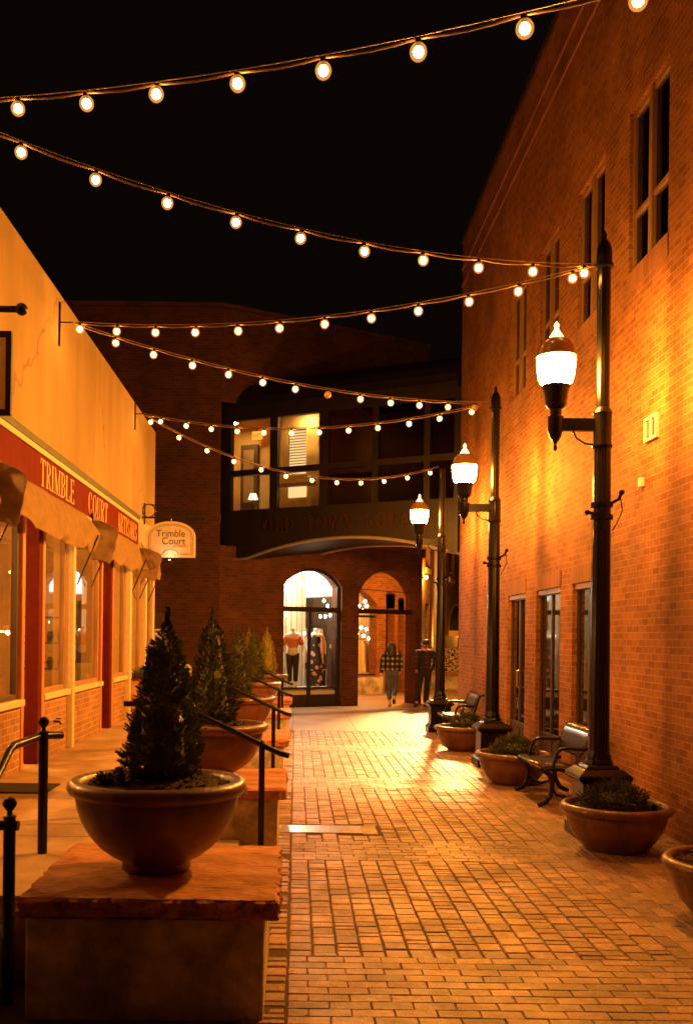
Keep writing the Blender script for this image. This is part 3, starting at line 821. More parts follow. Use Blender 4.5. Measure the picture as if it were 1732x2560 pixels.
# hanging shop sign
t = thing('hanging_sign', (XL, 16.7, 3.1), 'cream arched Trimble Court sign hanging from an iron scroll bracket', 'sign')
SY = 16.7
q = MB()
q.tube([(XL - 0.02, SY, 3.74), (-1.56, SY, 3.74)], 0.016, 8)
q.tube([(-2.6, SY, 3.62), (-2.6, SY, 3.98)], 0.018, 8)
q.tube([(-2.53 + 0.11 * math.cos(a), SY, 3.855 + 0.11 * math.sin(a)) for a in [2 * PI * k / 20 for k in range(21)]], 0.010, 6)
q.tube([(-2.5, SY, 3.965), (-1.6, SY, 3.76)], 0.010, 6)
q.tube([(-1.6 + 0.0 + 0.035 * math.sin(a), SY, 3.725 - 0.035 + 0.035 * math.cos(a)) for a in [PI * 1.5 * k / 10 for k in range(11)]], 0.010, 6)
q.tube([(-2.15, SY, 3.74), (-2.15, SY, 3.68)], 0.010, 6)
q.build('bracket', M['iron'], t)
def arch_outline(w, h, base, k=14):
    pts = [(-w, 0), (w, 0), (w, base)]
    for i in range(1, k):
        a = PI * i / k
        x, z = w * math.cos(a), base + (h - base) * math.sin(a)
        pts.append((x, z))
    pts.append((-w, base))
    return pts
def slab_xz(mb, pts, cx, z0, y0, y1):
    n = len(pts)
    vs = [(cx + x, y0, z0 + z) for x, z in pts] + [(cx + x, y1, z0 + z) for x, z in pts]
    fs = [tuple(range(n)), tuple(range(2 * n - 1, n - 1, -1))] + [(i, i + n, (i + 1) % n + n, (i + 1) % n) for i in range(n)]
    mb.add(vs, fs)
SX, SZ = -2.15, 3.06
q = MB(); slab_xz(q, arch_outline(0.42, 0.62, 0.37), SX, SZ, SY - 0.02, SY + 0.02); q.build('board', M['cream'], t, False, 0.006)
def line_path(mb, pts, r):
    mb.tube([(SX + x, SY - 0.021, SZ + z) for x, z in pts], r, 4, True)
q = MB()
for ins, rr in ((0.05, 0.004), (0.075, 0.0025)):
    w, h, b = 0.42 - ins, 0.62 - ins, 0.36
    top = [(w * math.cos(PI * i / 16), b + (h - b) * math.sin(PI * i / 16)) for i in range(17)]
    bump_ = [(0.13 * math.cos(PI - PI * i / 10) , ins + 0.085 * math.sin(PI * i / 10)) for i in range(11)]
    line_path(q, [(w, ins)] + top + [(-w, ins)] + bump_ + [(w, ins)], rr)
q.build('border', M['dark_wood'], t, False)
mt = lambda x, z: frame_mtx((SX + x, SY - 0.0225, SZ + z), (1, 0, 0), (0, 0, 1))
text('lettering', 'Trimble', 0.17, 0.002, M['dark_wood'], t, mt(0.0, 0.355), 'CENTER', 0.92)
text('lettering', 'Court', 0.17, 0.002, M['dark_wood'], t, mt(0.05, 0.225), 'CENTER', 0.95)
text('lettering', 'ARTISANS', 0.055, 0.002, M['wood'], t, mt(0.15, 0.175), 'CENTER')
M['uplight'] = emis('sign_light_glow', (1.0, 0.78, 0.5), 260)
q = MB(); q.tube([(-2.15, SY - 0.02, 3.055), (-2.15, SY - 0.16, 2.97)], 0.008, 6); q.lathe([(0.001, 0), (0.035, 0.0), (0.04, 0.05), (0.034, 0.052)], 12, (-2.15, SY - 0.16, 2.955)); q.build('lamp', M['iron'], t)
q = MB(); q.lathe([(0.001, 0), (0.030, 0.0), (0.001, 0.012)], 12, (-2.15, SY - 0.16, 3.003)); q.build('lamp_glow', M['uplight'], t)

# ------------------------------------------------------------------ back: arcade building
D2 = Vector((0.8651, 0.5016, 0)); N2 = Vector((0.5016, -0.8651, 0)); O2 = Vector((-1.8, 22.86, 0))
def W2(s, z, d=0.0):
    p = O2 + D2 * s - N2 * d
    return (p.x, p.y, z)
ab = thing('arcade_building', (-1.8, 22.86, 0), 'dark brick corner building with arched openings at the end of the alley', 'building')
q = MB()
OP1, OP2 = (1.71, 3.40, 0.0, 3.43, 0.45), (3.91, 5.71, 0.0, 3.46, 0.62)
wall_mesh(q, W2, 0, 5.9, -0.017, 3.85, [OP1, OP2], 0.47)
wall_mesh(q, W2, 0, 6.0, 7.2, 9.4, [], 0.1)
wall_mesh(q, W2, 3.0, 6.0, 3.85, 7.2, [], 0.1)
q.quad((-12, 22.86, 0), (-1.8, 22.86, 0), (-1.8, 22.86, 9.4), (-12, 22.86, 9.4))
q.quad(W2(5.9, -0.017), W2(5.9, -0.017, 0.47), W2(5.9, 3.85, 0.47), W2(5.9, 3.85))
q.quad(W2(6.0, 3.85), W2(6.0, 3.85, 6), W2(6.0, 9.4, 6), W2(6.0, 9.4))
q.quad(W2(5.9, 3.4, 0.47), W2(3.7, 3.4, 0.47), W2(3.7, 0, 0.47), W2(3.7, 3.4, 0.47))
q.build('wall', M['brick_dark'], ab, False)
q = MB(); q.quad((-12, 22.82, 9.4), (-1.79, 22.82, 9.4), (-1.79, 22.82, 9.5), (-12, 22.82, 9.5)); 
a, b = W2(0, 9.4, -0.04), W2(6.05, 9.4, -0.04)
q.quad(a, b, (b[0], b[1], 9.5), (a[0], a[1], 9.5)); 
q.quad((-12, 22.82, 9.5), (-1.79, 22.82, 9.5), (b[0], b[1], 9.5), (b[0] - 3, b[1] + 6, 9.5), (-12, 32, 9.5))
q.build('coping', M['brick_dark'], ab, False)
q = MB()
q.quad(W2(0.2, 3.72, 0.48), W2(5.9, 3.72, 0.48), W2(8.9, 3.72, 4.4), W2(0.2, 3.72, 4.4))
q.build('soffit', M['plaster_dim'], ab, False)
# shop window of the arcade
def strip(mb, s0, s1, z0, z1, d0, d1):
    P = [W2(s0, z0, d0), W2(s1, z0, d0), W2(s1, z0, d1), W2(s0, z0, d1), W2(s0, z1, d0), W2(s1, z1, d0), W2(s1, z1, d1), W2(s0, z1, d1)]
    mb.add(P, [(3, 2, 1, 0), (4, 5, 6, 7), (0, 1, 5, 4), (1, 2, 6, 5), (2, 3, 7, 6), (3, 0, 4, 7)])
f = MB()
strip(f, 1.715, 1.79, 0.0, 2.98, 0.10, 0.17); strip(f, 3.32, 3.395, 0.0, 2.98, 0.10, 0.17)
strip(f, 1.79, 3.32, 2.35, 2.47, 0.095, 0.175)
strip(f, 2.50, 2.57, 0.03, 2.348, 0.10, 0.17)
strip(f, 1.79, 2.499, 0.44, 0.49, 0.10, 0.17); strip(f, 2.571, 3.32, 0.44, 0.49, 0.10, 0.17)
strip(f, 1.79, 3.32, 0.0, 0.03, 0.099, 0.18)
w_, rise = 0.845, 0.45
R_ = (w_ * w_ + rise * rise) / (2 * rise)
arc = [(1.71 + 2 * w_ * k / 16, 3.43 - R_ + math.sqrt(R_ * R_ - (2 * w_ * k / 16 - w_) ** 2)) for k in range(17)]
for (s0, z0), (s1, z1) in zip(arc[:-1], arc[1:]):
    f.add([W2(s0, z0 - 0.07, 0.10), W2(s1, z1 - 0.07, 0.10), W2(s1, z1 - 0.003, 0.10), W2(s0, z0 - 0.003, 0.10),
           W2(s0, z0 - 0.07, 0.17), W2(s1, z1 - 0.07, 0.17), W2(s1, z1 - 0.003, 0.17), W2(s0, z0 - 0.003, 0.17)],
          [(0, 1, 2, 3), (7, 6, 5, 4), (0, 4, 5, 1), (2, 6, 7, 3)])
wn = f.build('shop_window', M['bronze'], ab, False)
q = MB(); q.add([W2(s, 0.05, 0.135) for s in (1.78, 3.33)] + [W2(s, z - 0.05, 0.135) for s, z in reversed(arc[1:-1])], [tuple(range(17))])
q.build('pane', M['glass'], wn, False)
q = MB(); strip(q, 1.79, 3.32, 0.031, 0.30, 0.12, 0.16); q.build('kick_panel', M['bronze'], wn, False)
# shop room
q = MB()
q.quad(W2(0.3, 0.32, 0.48), W2(3.75, 0.32, 0.48), W2(3.75, 0.32, 3.6), W2(0.3, 0.32, 3.6))
q.quad(W2(0.3, 0.3, 3.6), W2(3.75, 0.3, 3.6), W2(3.75, 3.7, 3.6), W2(0.3, 3.7, 3.6))
q.quad(W2(0.3, 0.3, 0.48), W2(0.3, 0.3, 3.6), W2(0.3, 3.7, 3.6), W2(0.3, 3.7, 0.48))
q.quad(W2(3.75, 0.0, 3.6), W2(3.75, 0.0, 0.48), W2(3.75, 3.7, 0.48), W2(3.75, 3.7, 3.6))
q.build('shop_room', M['plaster_warm'], ab, False)
q = MB(); strip(q, 1.0, 3.7, 0.30, 0.44, 0.19, 1.5); q.build('display_plinth', M['white_paint'], ab, False)
q = MB()
for k in range(9): strip(q, 2.50 + 0.085 * k, 2.555 + 0.085 * k, 0.45, 3.4, 1.5 + 0.05 * (k % 2), 1.56 + 0.05 * (k % 2))
q.build('curtain', M['cream'], ab, False)
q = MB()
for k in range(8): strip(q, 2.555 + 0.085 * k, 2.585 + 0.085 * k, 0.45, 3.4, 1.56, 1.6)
q.build('curtain_stripe', M['wood'], ab, False)  # brown strips set behind the gaps between the cream ones
q = MB(); strip(q, 3.68, 3.74, 0.45, 2.78, 0.5, 3.2); q.build('backdrop', M['dark_wood'], ab, False)
M['panel_white'] = emis('light_panel', (0.86, 0.95, 1.0), 3.6)
t = thing('light_panel', W2(2.75, 3.2, 1.2), 'glowing white ceiling panel above the arched shop window display', 'ceiling light')
q = MB(); strip(q, 2.15, 3.7, 3.62, 3.66, 0.7, 2.6); q.build('frame', M['white_paint'], t, False)
q = MB(); strip(q, 2.2, 3.65, 3.60, 3.618, 0.75, 2.55); 
q.build('diffuser', M['panel_white'], t, False)
q = MB(); strip(q, 3.66, 3.73, 2.82, 3.55, 0.75, 3.3); tag(q.build('lightbox', M['panel_white'], None, False), 'blank white lightbox high inside the arched shop window', 'lightbox')
M['rear_light'] = emis('rear_light', (1.0, 0.66, 0.30), 1500)
M['spot_glow'] = emis('track_glow', (1.0, 0.78, 0.5), 30)
random.seed(5)
for k, (s, z, d) in enumerate([(2.326, 3.155, 0.9), (2.409, 3.113, 0.8), (2.711, 3.235, 1.0), (2.668, 3.068, 0.7), (2.817, 3.347, 0.9), (2.238, 2.905, 0.8), (2.313, 2.916, 0.75), (3.18, 2.964, 0.7), (3.531, 3.001, 0.8), (3.625, 2.956, 0.6), (3.366, 2.665, 0.8), (3.415, 2.53, 0.7), (3.324, 2.264, 0.9), (3.47, 2.267, 0.9), (3.616, 2.301, 0.9), (3.653, 2.031, 0.7), (3.028, 1.825, 1.2), (2.258, 2.271, 0.8)]):
    p = W2(s, z, d)
    t = thing('shop_bulb', p, 'small glowing bulb hung inside the arched shop window', 'bulb', 'bulbs hung in the arched shop window')
    q = MB(); q.ball((p[0], p[1], p[2]), 0.034, 10, 6, 1.3); q.build('glow', M['spot_glow'], t)
    q = MB(); q.tube([(p[0], p[1], p[2] + 0.045), (p[0], p[1], 3.6)], 0.004, 5); q.build('cord', M['iron'], t)
text('lettering', 'BAR', 0.14, 0.003, M['gold_letters'], ab, frame_mtx(W2(3.665, 1.45, 0.85), N2, (0, 0, 1)), 'CENTER')
q = MB(); strip(q, 2.1, 2.6, 0.45, 0.75, 0.9, 1.3); strip(q, 2.1, 2.3, 0.76, 1.0, 0.95, 1.25)
tag(q.build('display_box', M['white_paint'], None, False, 0.01), 'stacked white display boxes beside the shop mannequin', 'box')
q = MB(); q.tube([W2(2.62, 0.9, 0.5), W2(3.3, 0.9, 0.5)], 0.008, 6); q.tube([W2(2.66, 0.46, 0.5), W2(2.66, 0.9, 0.5)], 0.008, 6); q.tube([W2(3.27, 0.46, 0.5), W2(3.27, 0.9, 0.5)], 0.008, 6)
tag(q.build('display_rail', M['white_paint']), 'thin white rail low in the right pane of the shop window', 'rail')

# arcade passage: rear wall with lit window and narrow arches
q = MB()
P3 = lambda s, z, d=0.0: W2(s, z, 4.4 + d)
wall_mesh(q, P3, 3.6, 8.9, -0.017, 3.9, [(5.6, 7.52, 0.55, 3.25, 0.5), (7.87, 8.20, 0.0, 3.15, 0.5), (8.33, 8.56, 0.0, 3.0, 0.4)], 0.4)
q.build('rear_wall', M['brick'], ab, False)
q = MB(); q.quad(W2(4.6, 0.3, 7), W2(9.4, 0.3, 7), W2(9.4, 3.6, 7), W2(4.6, 3.6, 7)); q.quad(W2(4.6, 0.5, 4.82), W2(7.56, 0.5, 4.82), W2(9.4, 0.5, 7), W2(4.6, 0.5, 7)); q.quad(W2(7.56, 0.3, 4.82), W2(9.4, 0.3, 7), W2(9.4, 3.6, 7), W2(7.56, 3.6, 4.82)); q.quad(W2(4.6, 3.6, 4.82), W2(7.56, 3.6, 4.82), W2(9.4, 3.6, 7), W2(4.6, 3.6, 7))
q.build('rear_room', M['plaster_warm'], ab, False)
q = MB(); strip(q, 5.6, 7.52, 2.35, 2.42, 4.5, 4.56); strip(q, 5.6, 7.52, 0.56, 0.6, 4.45, 4.6); q.build('rear_window_frame', M['bronze'], ab, False)
q = MB(); strip(q, 5.1, 7.52, 0.0, 0.5, 4.0, 4.39); q.build('stone_ledge', M['concrete'], ab, False, 0.01)
q = MB(); strip(q, 3.92, 5.70, 2.35, 2.47, 0.2, 0.3); q.build('tie_beam', M['bronze'], ab, False)
q = MB(); q.tube([W2(3.92, 2.98, 0.25), W2(5.7, 2.92, 0.25)], 0.012, 6); q.build('tie_rod', M['iron'], ab)
for k, (s, z) in enumerate([(7.75, 2.75), (7.9, 2.62), (8.05, 2.75), (8.2, 2.55), (7.7, 1.85), (7.95, 1.78), (8.15, 1.7), (7.6, 2.55), (7.98, 2.9), (8.3, 2.7), (7.85, 2.05), (8.05, 2.0)]):
    p = W2(s, z, 5.75)
    t = thing('shop_bulb', p, 'small warm bulb glowing inside the rear arcade window', 'bulb', 'bulbs in the rear arcade window')
    q = MB(); q.ball(p, 0.05, 10, 6); q.build('glow', M['spot_glow'], t)
    q = MB(); q.tube([(p[0], p[1], p[2] + 0.05), (p[0], p[1], 3.59)], 0.004, 5); q.build('cord', M['iron'], t)
random.seed(12)
for k in range(4):
    t = thing('hanging_coat', W2(7.4 + 0.12 * k, 0.7, 5.2), 'pale coat hanging on a rack in the rear arcade window', 'coat', 'coats on the rack in the rear arcade window')
    q = MB()
    p0 = W2(7.4 + 0.12 * k, 0, 5.2)
    q.tube([(p0[0], p0[1], 1.62), (p0[0], p0[1], 1.5), (p0[0], p0[1], 1.1), (p0[0] + 0.02, p0[1], 0.62)], [0.03, 0.09, 0.10, 0.13], 10)
    q.build('cloth', M[('cream', 'white_paint', 'canvas')[k % 3]], t)
q = MB(); strip(q, 7.27, 7.29, 0.5, 1.7, 5.2, 5.22); q.tube([W2(6.3, 1.68, 5.21), W2(7.75, 1.68, 5.21)], 0.012, 6); strip(q, 6.3, 6.32, 0.5, 1.7, 5.2, 5.22)
tag(q.build('clothes_rack', M['iron']), 'black clothes rack inside the rear arcade window', 'clothes rack')
t = thing('ceiling_light', W2(7.4, 3.5, 5.9), 'round ceiling light in the shop behind the rear arcade window', 'ceiling light')
p = W2(7.4, 3.53, 5.9)
q = MB(); q.lathe([(0.001, 0), (0.16, 0), (0.16, 0.04)], 16, p); q.build('diffuser', M['rear_light'], t)
q = MB(); q.lathe([(0.161, 0.0), (0.18, 0.0), (0.18, 0.045)], 16, p); q.build('rim', M['white_paint'], t)
def sconce(p, nrm, label, L=1):
    t = thing('wall_lamp', p, label, 'wall lamp', 'globe wall lamps beyond the arcade')
    q = MB(); e = Vector(p) + Vector(nrm) * 0.14
    q.ball(e, 0.065, 14, 8); q.build('globe', M['sconce_glow'], t)
    q = MB(); q.tube([Vector(p), Vector(p) + Vector(nrm) * 0.07], 0.014, 8); q.build('arm', M['iron'], t)
    ld = bpy.data.lights.new('wall_lamp_light', 'POINT'); ld.energy = 130 * L; ld.color = (1.0, 0.36, 0.045); ld.shadow_soft_size = 0.08
    lo = bpy.data.objects.new('wall_lamp_light', ld); C.objects.link(lo); lo.parent = t
    lo.location = Vector(nrm) * 0.30
M['sconce_glow'] = emis('sconce_glow', (1.0, 0.62, 0.28), 14)
sconce(W2(6.2, 3.72, 1.0), (0, 0, -1), 'added globe lamp hidden under the arcade ceiling to brighten the passage', 6.0)  # added lamp, out of view above the arch, to light the passage

# ------------------------------------------------------------------ skywalk
A_, B_ = Vector((-1.67, 23.2, 0)), Vector((3.35, 20.5, 0))
DB = (B_ - A_).normalized(); NB = Vector((DB.y, -DB.x, 0)); LB = (B_ - A_).length
def BP(s, z, d=0.0):
    p = A_ + DB * s - NB * d
    return (p.x, p.y, z)
def bstrip(mb, s0, s1, z0, z1, d0, d1):
    P = [BP(s0, z0, d0), BP(s1, z0, d0), BP(s1, z0, d1), BP(s0, z0, d1), BP(s0, z1, d0), BP(s1, z1, d0), BP(s1, z1, d1), BP(s0, z1, d1)]
    mb.add(P, [(3, 2, 1, 0), (4, 5, 6, 7), (0, 1, 5, 4), (1, 2, 6, 5), (2, 3, 7, 6), (3, 0, 4, 7)])
sk = thing('skywalk', (0.8, 21.9, 3.5), 'dark bronze glazed footbridge lettered OLD TOWN SQUARE across the alley', 'footbridge')
def arch_z(s):
    a, b = 0.55, LB - 0.1
    if s <= a or s >= b: return 3.55
    x = (s - a) / (b - a) * 2 - 1
    return 3.55 + 0.42 * (1 - x * x)
q = MB()
NS = 28
for d, flip in ((0.0, 0), (2.0, 1)):
    for k in range(NS):
        s0, s1 = LB * k / NS, LB * (k + 1) / NS
        P = [BP(s0, arch_z(s0), d), BP(s1, arch_z(s1), d), BP(s1, 4.62, d), BP(s0, 4.62, d)]
        q.quad(*(P if not flip else P[::-1]))
for k in range(NS):
    s0, s1 = LB * k / NS, LB * (k + 1) / NS
    q.quad(BP(s0, arch_z(s0), 0), BP(s0, arch_z(s0), 2), BP(s1, arch_z(s1), 2), BP(s1, arch_z(s1), 0))
q.quad(BP(0, 3.55, 2), BP(0, 3.55, 0), BP(0, 4.62, 0), BP(0, 4.62, 2))
q.quad(BP(0, 4.62, 0), BP(LB, 4.62, 0), BP(LB, 4.62, 2), BP(0, 4.62, 2))
bstrip(q, -0.17, -0.001, 3.5, 7.1, 0.0, 0.14)
q.build('fascia', M['bronze'], sk, False)
q = MB()
for d in (-0.03, 2.02):
    q.tube([BP(LB * k / NS, arch_z(LB * k / NS) - 0.02, d) for k in range(1, NS)], 0.035, 8)
q.build('arch_trim', M['steel'], sk)
q = MB()
xs = [-0.1, 1.155, 2.44, 3.73, 4.93, LB - 0.1]
for i, s in enumerate(xs): bstrip(q, s, s + (0.195 if i < 3 else 0.13), 4.62, 7.0, 0.0, 0.14)
for z, h in ((4.62, 0.07), (5.50, 0.13), (6.80, 0.2)):
    bstrip(q, 0.1, LB - 0.05, z, z + h, 0.005, 0.13)
q.build('mullion', M['bronze'], sk, False)
q = MB()
bstrip(q, -0.05, LB + 0.0, 7.0, 7.12, -0.08, 2.1)
vs = []
for k in range(13):
    a = PI * k / 12
    vs.append((0.0 + 1.0 - 1.05 * math.cos(a), 7.12 + 0.75 * math.sin(a)))
for (d0, z0), (d1, z1) in zip(vs[:-1], vs[1:]):
    q.quad(BP(-0.05, z0, d0), BP(LB, z0, d0), BP(LB, z1, d1), BP(-0.05, z1, d1))
q.add([BP(-0.05, z, d) for d, z in vs], [tuple(range(13))])
q.build('roof', M['bronze'], sk, False)
for i in range(5):
    q = MB(); bstrip(q, max(0.02, xs[i] + 0.05), xs[i + 1] + 0.05, 4.66, 6.9, 0.065, 0.072)
    q.build('pane', M['glass'] if i < 2 else M['glass_dark'], sk, False)
q = MB()
q.quad(BP(-1.3, 4.63, 1.6), BP(3.1, 4.63, 1.6), BP(3.1, 7.0, 1.6), BP(-1.3, 7.0, 1.6))
q.quad(BP(-1.3, 4.63, 0.15), BP(-1.3, 4.63, 1.6), BP(-1.3, 7.0, 1.6), BP(-1.3, 7.0, 0.15))
q.quad(BP(-1.3, 4.63, 0.15), BP(0.0, 4.63, 0.15), BP(0.0, 7.0, 0.15), BP(-1.3, 7.0, 0.15))
q.quad(BP(-1.3, 6.98, 0.1), BP(3.1, 6.98, 0.1), BP(3.1, 6.98, 1.6), BP(-1.3, 6.98, 1.6))
q.quad(BP(1.12, 4.63, 0.62), BP(2.1, 4.63, 0.62), BP(2.1, 7.0, 0.62), BP(1.12, 7.0, 0.62))
q.build('interior_wall', M['plaster_warm'], sk, False)
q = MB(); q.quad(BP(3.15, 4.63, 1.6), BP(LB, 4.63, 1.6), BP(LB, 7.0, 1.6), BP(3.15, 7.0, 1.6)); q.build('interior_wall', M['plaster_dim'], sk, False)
q = MB(); bstrip(q, -0.56, -0.06, 4.64, 6.55, 1.5, 1.58); dr = q.build('door', M['dark_wood'], sk, False, 0.01)
q = MB(); bstrip(q, -0.46, -0.16, 5.1, 6.42, 1.485, 1.498); q.build('pane', M['plaster_dim'], dr, False)
M['blind'] = emis('window_blind_glow', (1.0, 0.66, 0.27), 1.5)
q = MB()
for k in range(17): bstrip(q, 1.34, 1.78, 5.55 + k * 0.065, 5.585 + k * 0.065, 0.60, 0.612)
bstrip(q, 1.32, 1.80, 5.0, 5.25, 0.60, 0.61)
q.build('blind', M['blind'], sk, False)
q = MB(); bstrip(q, 1.2, 2.15, 5.22, 5.30, 0.3, 0.4); bstrip(q, 2.3, 4.4, 5.3, 5.42, 0.3, 0.4); q.build('handrail', M['wood'], sk, False)
M['exit'] = emis('exit_sign_glow', (1.0, 0.26, 0.03), 2.6)
t = thing('exit_sign', BP(0.03, 6.62, 1.3), 'glowing orange EXIT sign above the door inside the skywalk', 'sign')
q = MB(); bstrip(q, -0.11, 0.17, 6.62, 6.82, 1.3, 1.34); q.build('box', M['exit'], t, False)
text('lettering', 'EXIT', 0.13, 0.002, M['dark_wood'], t, frame_mtx(BP(0.03, 6.675, 1.296), DB, (0, 0, 1)), 'CENTER', 0.8)
q = MB(); q.tube([BP(0.03, 6.82, 1.32), BP(0.03, 6.97, 1.32)], 0.01, 6); q.build('stem', M['iron'], t)
M['sky_light'] = emis('skywalk_light', (1.0, 0.56, 0.16), 1150)
for s, d, lab in ((-0.3, 0.7, 'small round lamp on the skywalk ceiling by the exit door'), (1.9, 0.35, 'small round lamp on the skywalk ceiling by the blind')):
    t = thing('ceiling_light', BP(s, 6.9, d), lab, 'ceiling light', 'ceiling lights in the skywalk')
    p = BP(s, 6.93, d)
    q = MB(); q.lathe([(0.001, 0), (0.12, 0), (0.12, 0.04)], 16, p); q.build('diffuser', M['sky_light'], t)
    q = MB(); q.lathe([(0.121, 0.0), (0.135, 0.0), (0.135, 0.045)], 16, p); q.build('rim', M['white_paint'], t)
t = thing('table_lamp', BP(0.0, 4.63, 1.2), 'small glowing lamp low behind the first skywalk pane', 'lamp')
p = BP(0.0, 5.12, 1.2)
M['shade_glow'] = emis('shade_glow', (1.0, 0.7, 0.3), 5)
q = MB(); q.lathe([(0.12, 0), (0.07, 0.14)], 14, p); q.build('lamp_shade', M['shade_glow'], t)
q = MB(); q.tube([BP(0.0, 4.63, 1.2), BP(0.0, 5.12, 1.2)], 0.02, 8); q.build('stand', M['dark_wood'], t)
for word, s0, w0 in (('OLD', 0.98, 0.845), ('TOWN', 2.096, 1.19), ('SQUARE', 3.558, 1.622)):
    serif('lettering', word, M['letter_metal'], sk, BP(s0, 4.14, -0.001), DB, (0, 0, 1), w0, 0.32, 0.03, 0.17, 0.07)

# ------------------------------------------------------------------ street beyond the right-hand gap
FA, FD = Vector((5.06, 36.8, 0)), Vector((2.53, 7.6, 0)).normalized()
FN = Vector((FD.y, -FD.x, 0))
def FP(s, z, d=0.0):
    p = FA + FD * s - FN * d
    return (p.x, p.y, z)
fb = thing('street_building', (5.06, 36.8, 0), 'orange-lit brick facade with narrow windows seen past the alley corner', 'building')
q = MB(); wall_mesh(q, FP, -3.0, 16, -0.017, 9, [(-1.2, -0.4, 4.3, 6.0), (3.9, 5.1, 4.27, 6.2), (-1.2, -0.4, 1.4, 3.0), (6.2, 7.2, 0.1, 1.75)], 0.2)
q.build('wall', M['brick_base'], fb, False)
for a, b, z0, z1 in ((-1.2, -0.4, 4.3, 6.0), (3.9, 5.1, 4.27, 6.2), (-1.2, -0.4, 1.4, 3.0), (6.2, 7.2, 0.1, 1.75)):
    q = MB(); q.quad(FP(a, z0, 0.15), FP(b, z0, 0.15), FP(b, z1, 0.15), FP(a, z1, 0.15)); w = q.build('window', M['night_pane'], fb, False)
    if z0 > 1:
        q = MB()
        P = [FP(a - 0.1, z0 - 0.2, -0.06), FP(b + 0.1, z0 - 0.2, -0.06), FP(b + 0.1, z0 - 0.2, 0.1), FP(a - 0.1, z0 - 0.2, 0.1)]
        q.add(P + [(x, y, z0 - 0.005) for x, y, _ in P], [(3, 2, 1, 0), (4, 5, 6, 7), (0, 1, 5, 4), (1, 2, 6, 5), (2, 3, 7, 6), (3, 0, 4, 7)])
        q.build('sill', M['cream'], w, False)
q = MB(); p = FP(0.25, 0, -0.12); q.tube([(p[0], p[1], 0), (p[0], p[1], 8.9)], 0.085, 12)
for z in (1.8, 4.4, 6.6): q.lathe([(0.10, 0), (0.10, 0.06)], 12, (p[0], p[1], z))
tag(q.build('downpipe', M['cream']), 'cream drainpipe on the orange facade past the alley corner', 'pipe')
t = thing('dome_awning', FP(6.0, 2, -0.4), 'black rounded awning with yellow valance on the far facade', 'awning')
q = MB(); vs = []
for i in range(13):
    for j in range(9):
        a, b = PI * i / 12, (PI / 2) * j / 8
        vs.append(FP(6.2 - 2.2 * math.cos(a) * math.cos(b), 2.05 + 1.12 * math.sin(b), -1.0 * math.sin(a) * math.cos(b) - 0.01))
q.add(vs, [(i * 9 + j, (i + 1) * 9 + j, (i + 1) * 9 + j + 1, i * 9 + j + 1) for i in range(12) for j in range(8)])
q.build('canopy', M['black_cloth'], t)
q = MB(); vs = []
for i in range(13):
    a = PI * i / 12
    for z in (1.83, 2.05): vs.append(FP(6.2 - 2.2 * math.cos(a), z, -1.0 * math.sin(a) - 0.01))
q.add(vs, [(2 * i, 2 * i + 2, 2 * i + 3, 2 * i + 1) for i in range(12)])
M['yellow'] = pm('yellow_canvas', (0.75, 0.42, 0.06), 0.7, var=0.1)
q.build('valance', M['yellow'], t)
for s, z, lab in ((0.9, 1.75, 'round glowing lamp on the orange facade by the drainpipe'), (7.6, 1.80, 'round glowing lamp beside the black dome awning'), (-1.8, 3.9, 'round glowing lamp high near the footbridge end')):
    sconce(FP(s, z), FN, lab, 1.0 if z > 3 else 1.7)
M['scroll'] = spots_mat('scroll_relief', (0.62, 0.50, 0.34), (0.10, 0.06, 0.03), 6.5, 0.16)
def scroll_mat():
    m, n, l = nodes_of('scrollwork')
    b = n["Principled BSDF"]; b.inputs['Roughness'].default_value = 0.8
    tc = n.new('ShaderNodeTexCoord'); wv = n.new('ShaderNodeTexWave'); wv.wave_type = 'RINGS'; wv.inputs['Scale'].default_value = 5.0
    wv.inputs['Distortion'].default_value = 14; wv.inputs['Detail'].default_value = 1.0; wv.inputs['Detail Scale'].default_value = 1.4
    l.new(tc.outputs['Object'], wv.inputs['Vector'])
    r = n.new('ShaderNodeValToRGB'); r.color_ramp.elements[0].position = 0.38; r.color_ramp.elements[1].position = 0.5
    r.color_ramp.elements[0].color = (0.05, 0.03, 0.02, 1); r.color_ramp.elements[1].color = (0.66, 0.55, 0.40, 1)
    l.new(wv.outputs[0], r.inputs[0]); l.new(r.outputs[0], b.inputs['Base Color'])
    return m
q = MB(); q.box(4.1, 5.85, 33.6, 33.72, 0.56, 1.42); q.box(5.86, 7.6, 33.6, 33.72, 0.5, 1.2)
tag(q.build('scroll_panel', scroll_mat(), None, False), 'pale panel of dark leafy scrollwork behind the far lamp post', 'panel')
t = thing('seat_wall', (5, 33.2, 0), 'low pale stone seat wall under the scrollwork panel', 'low wall')
q = MB(); q.box(4.0, 8, 33.0, 33.55, 0, 0.46); q.build('base', M['concrete'], t, False)
q = MB(); q.box(3.95, 8.05, 32.95, 33.58, 0.462, 0.56); q.build('cap', M['sandstone'], t, False, 0.02)
q = MB(); q.box(-30, 40, 62, 63, 0, 7); tag(q.build('far_building', M['brick_dark'], None, False), 'dark unlit block closing the far street', 'building')

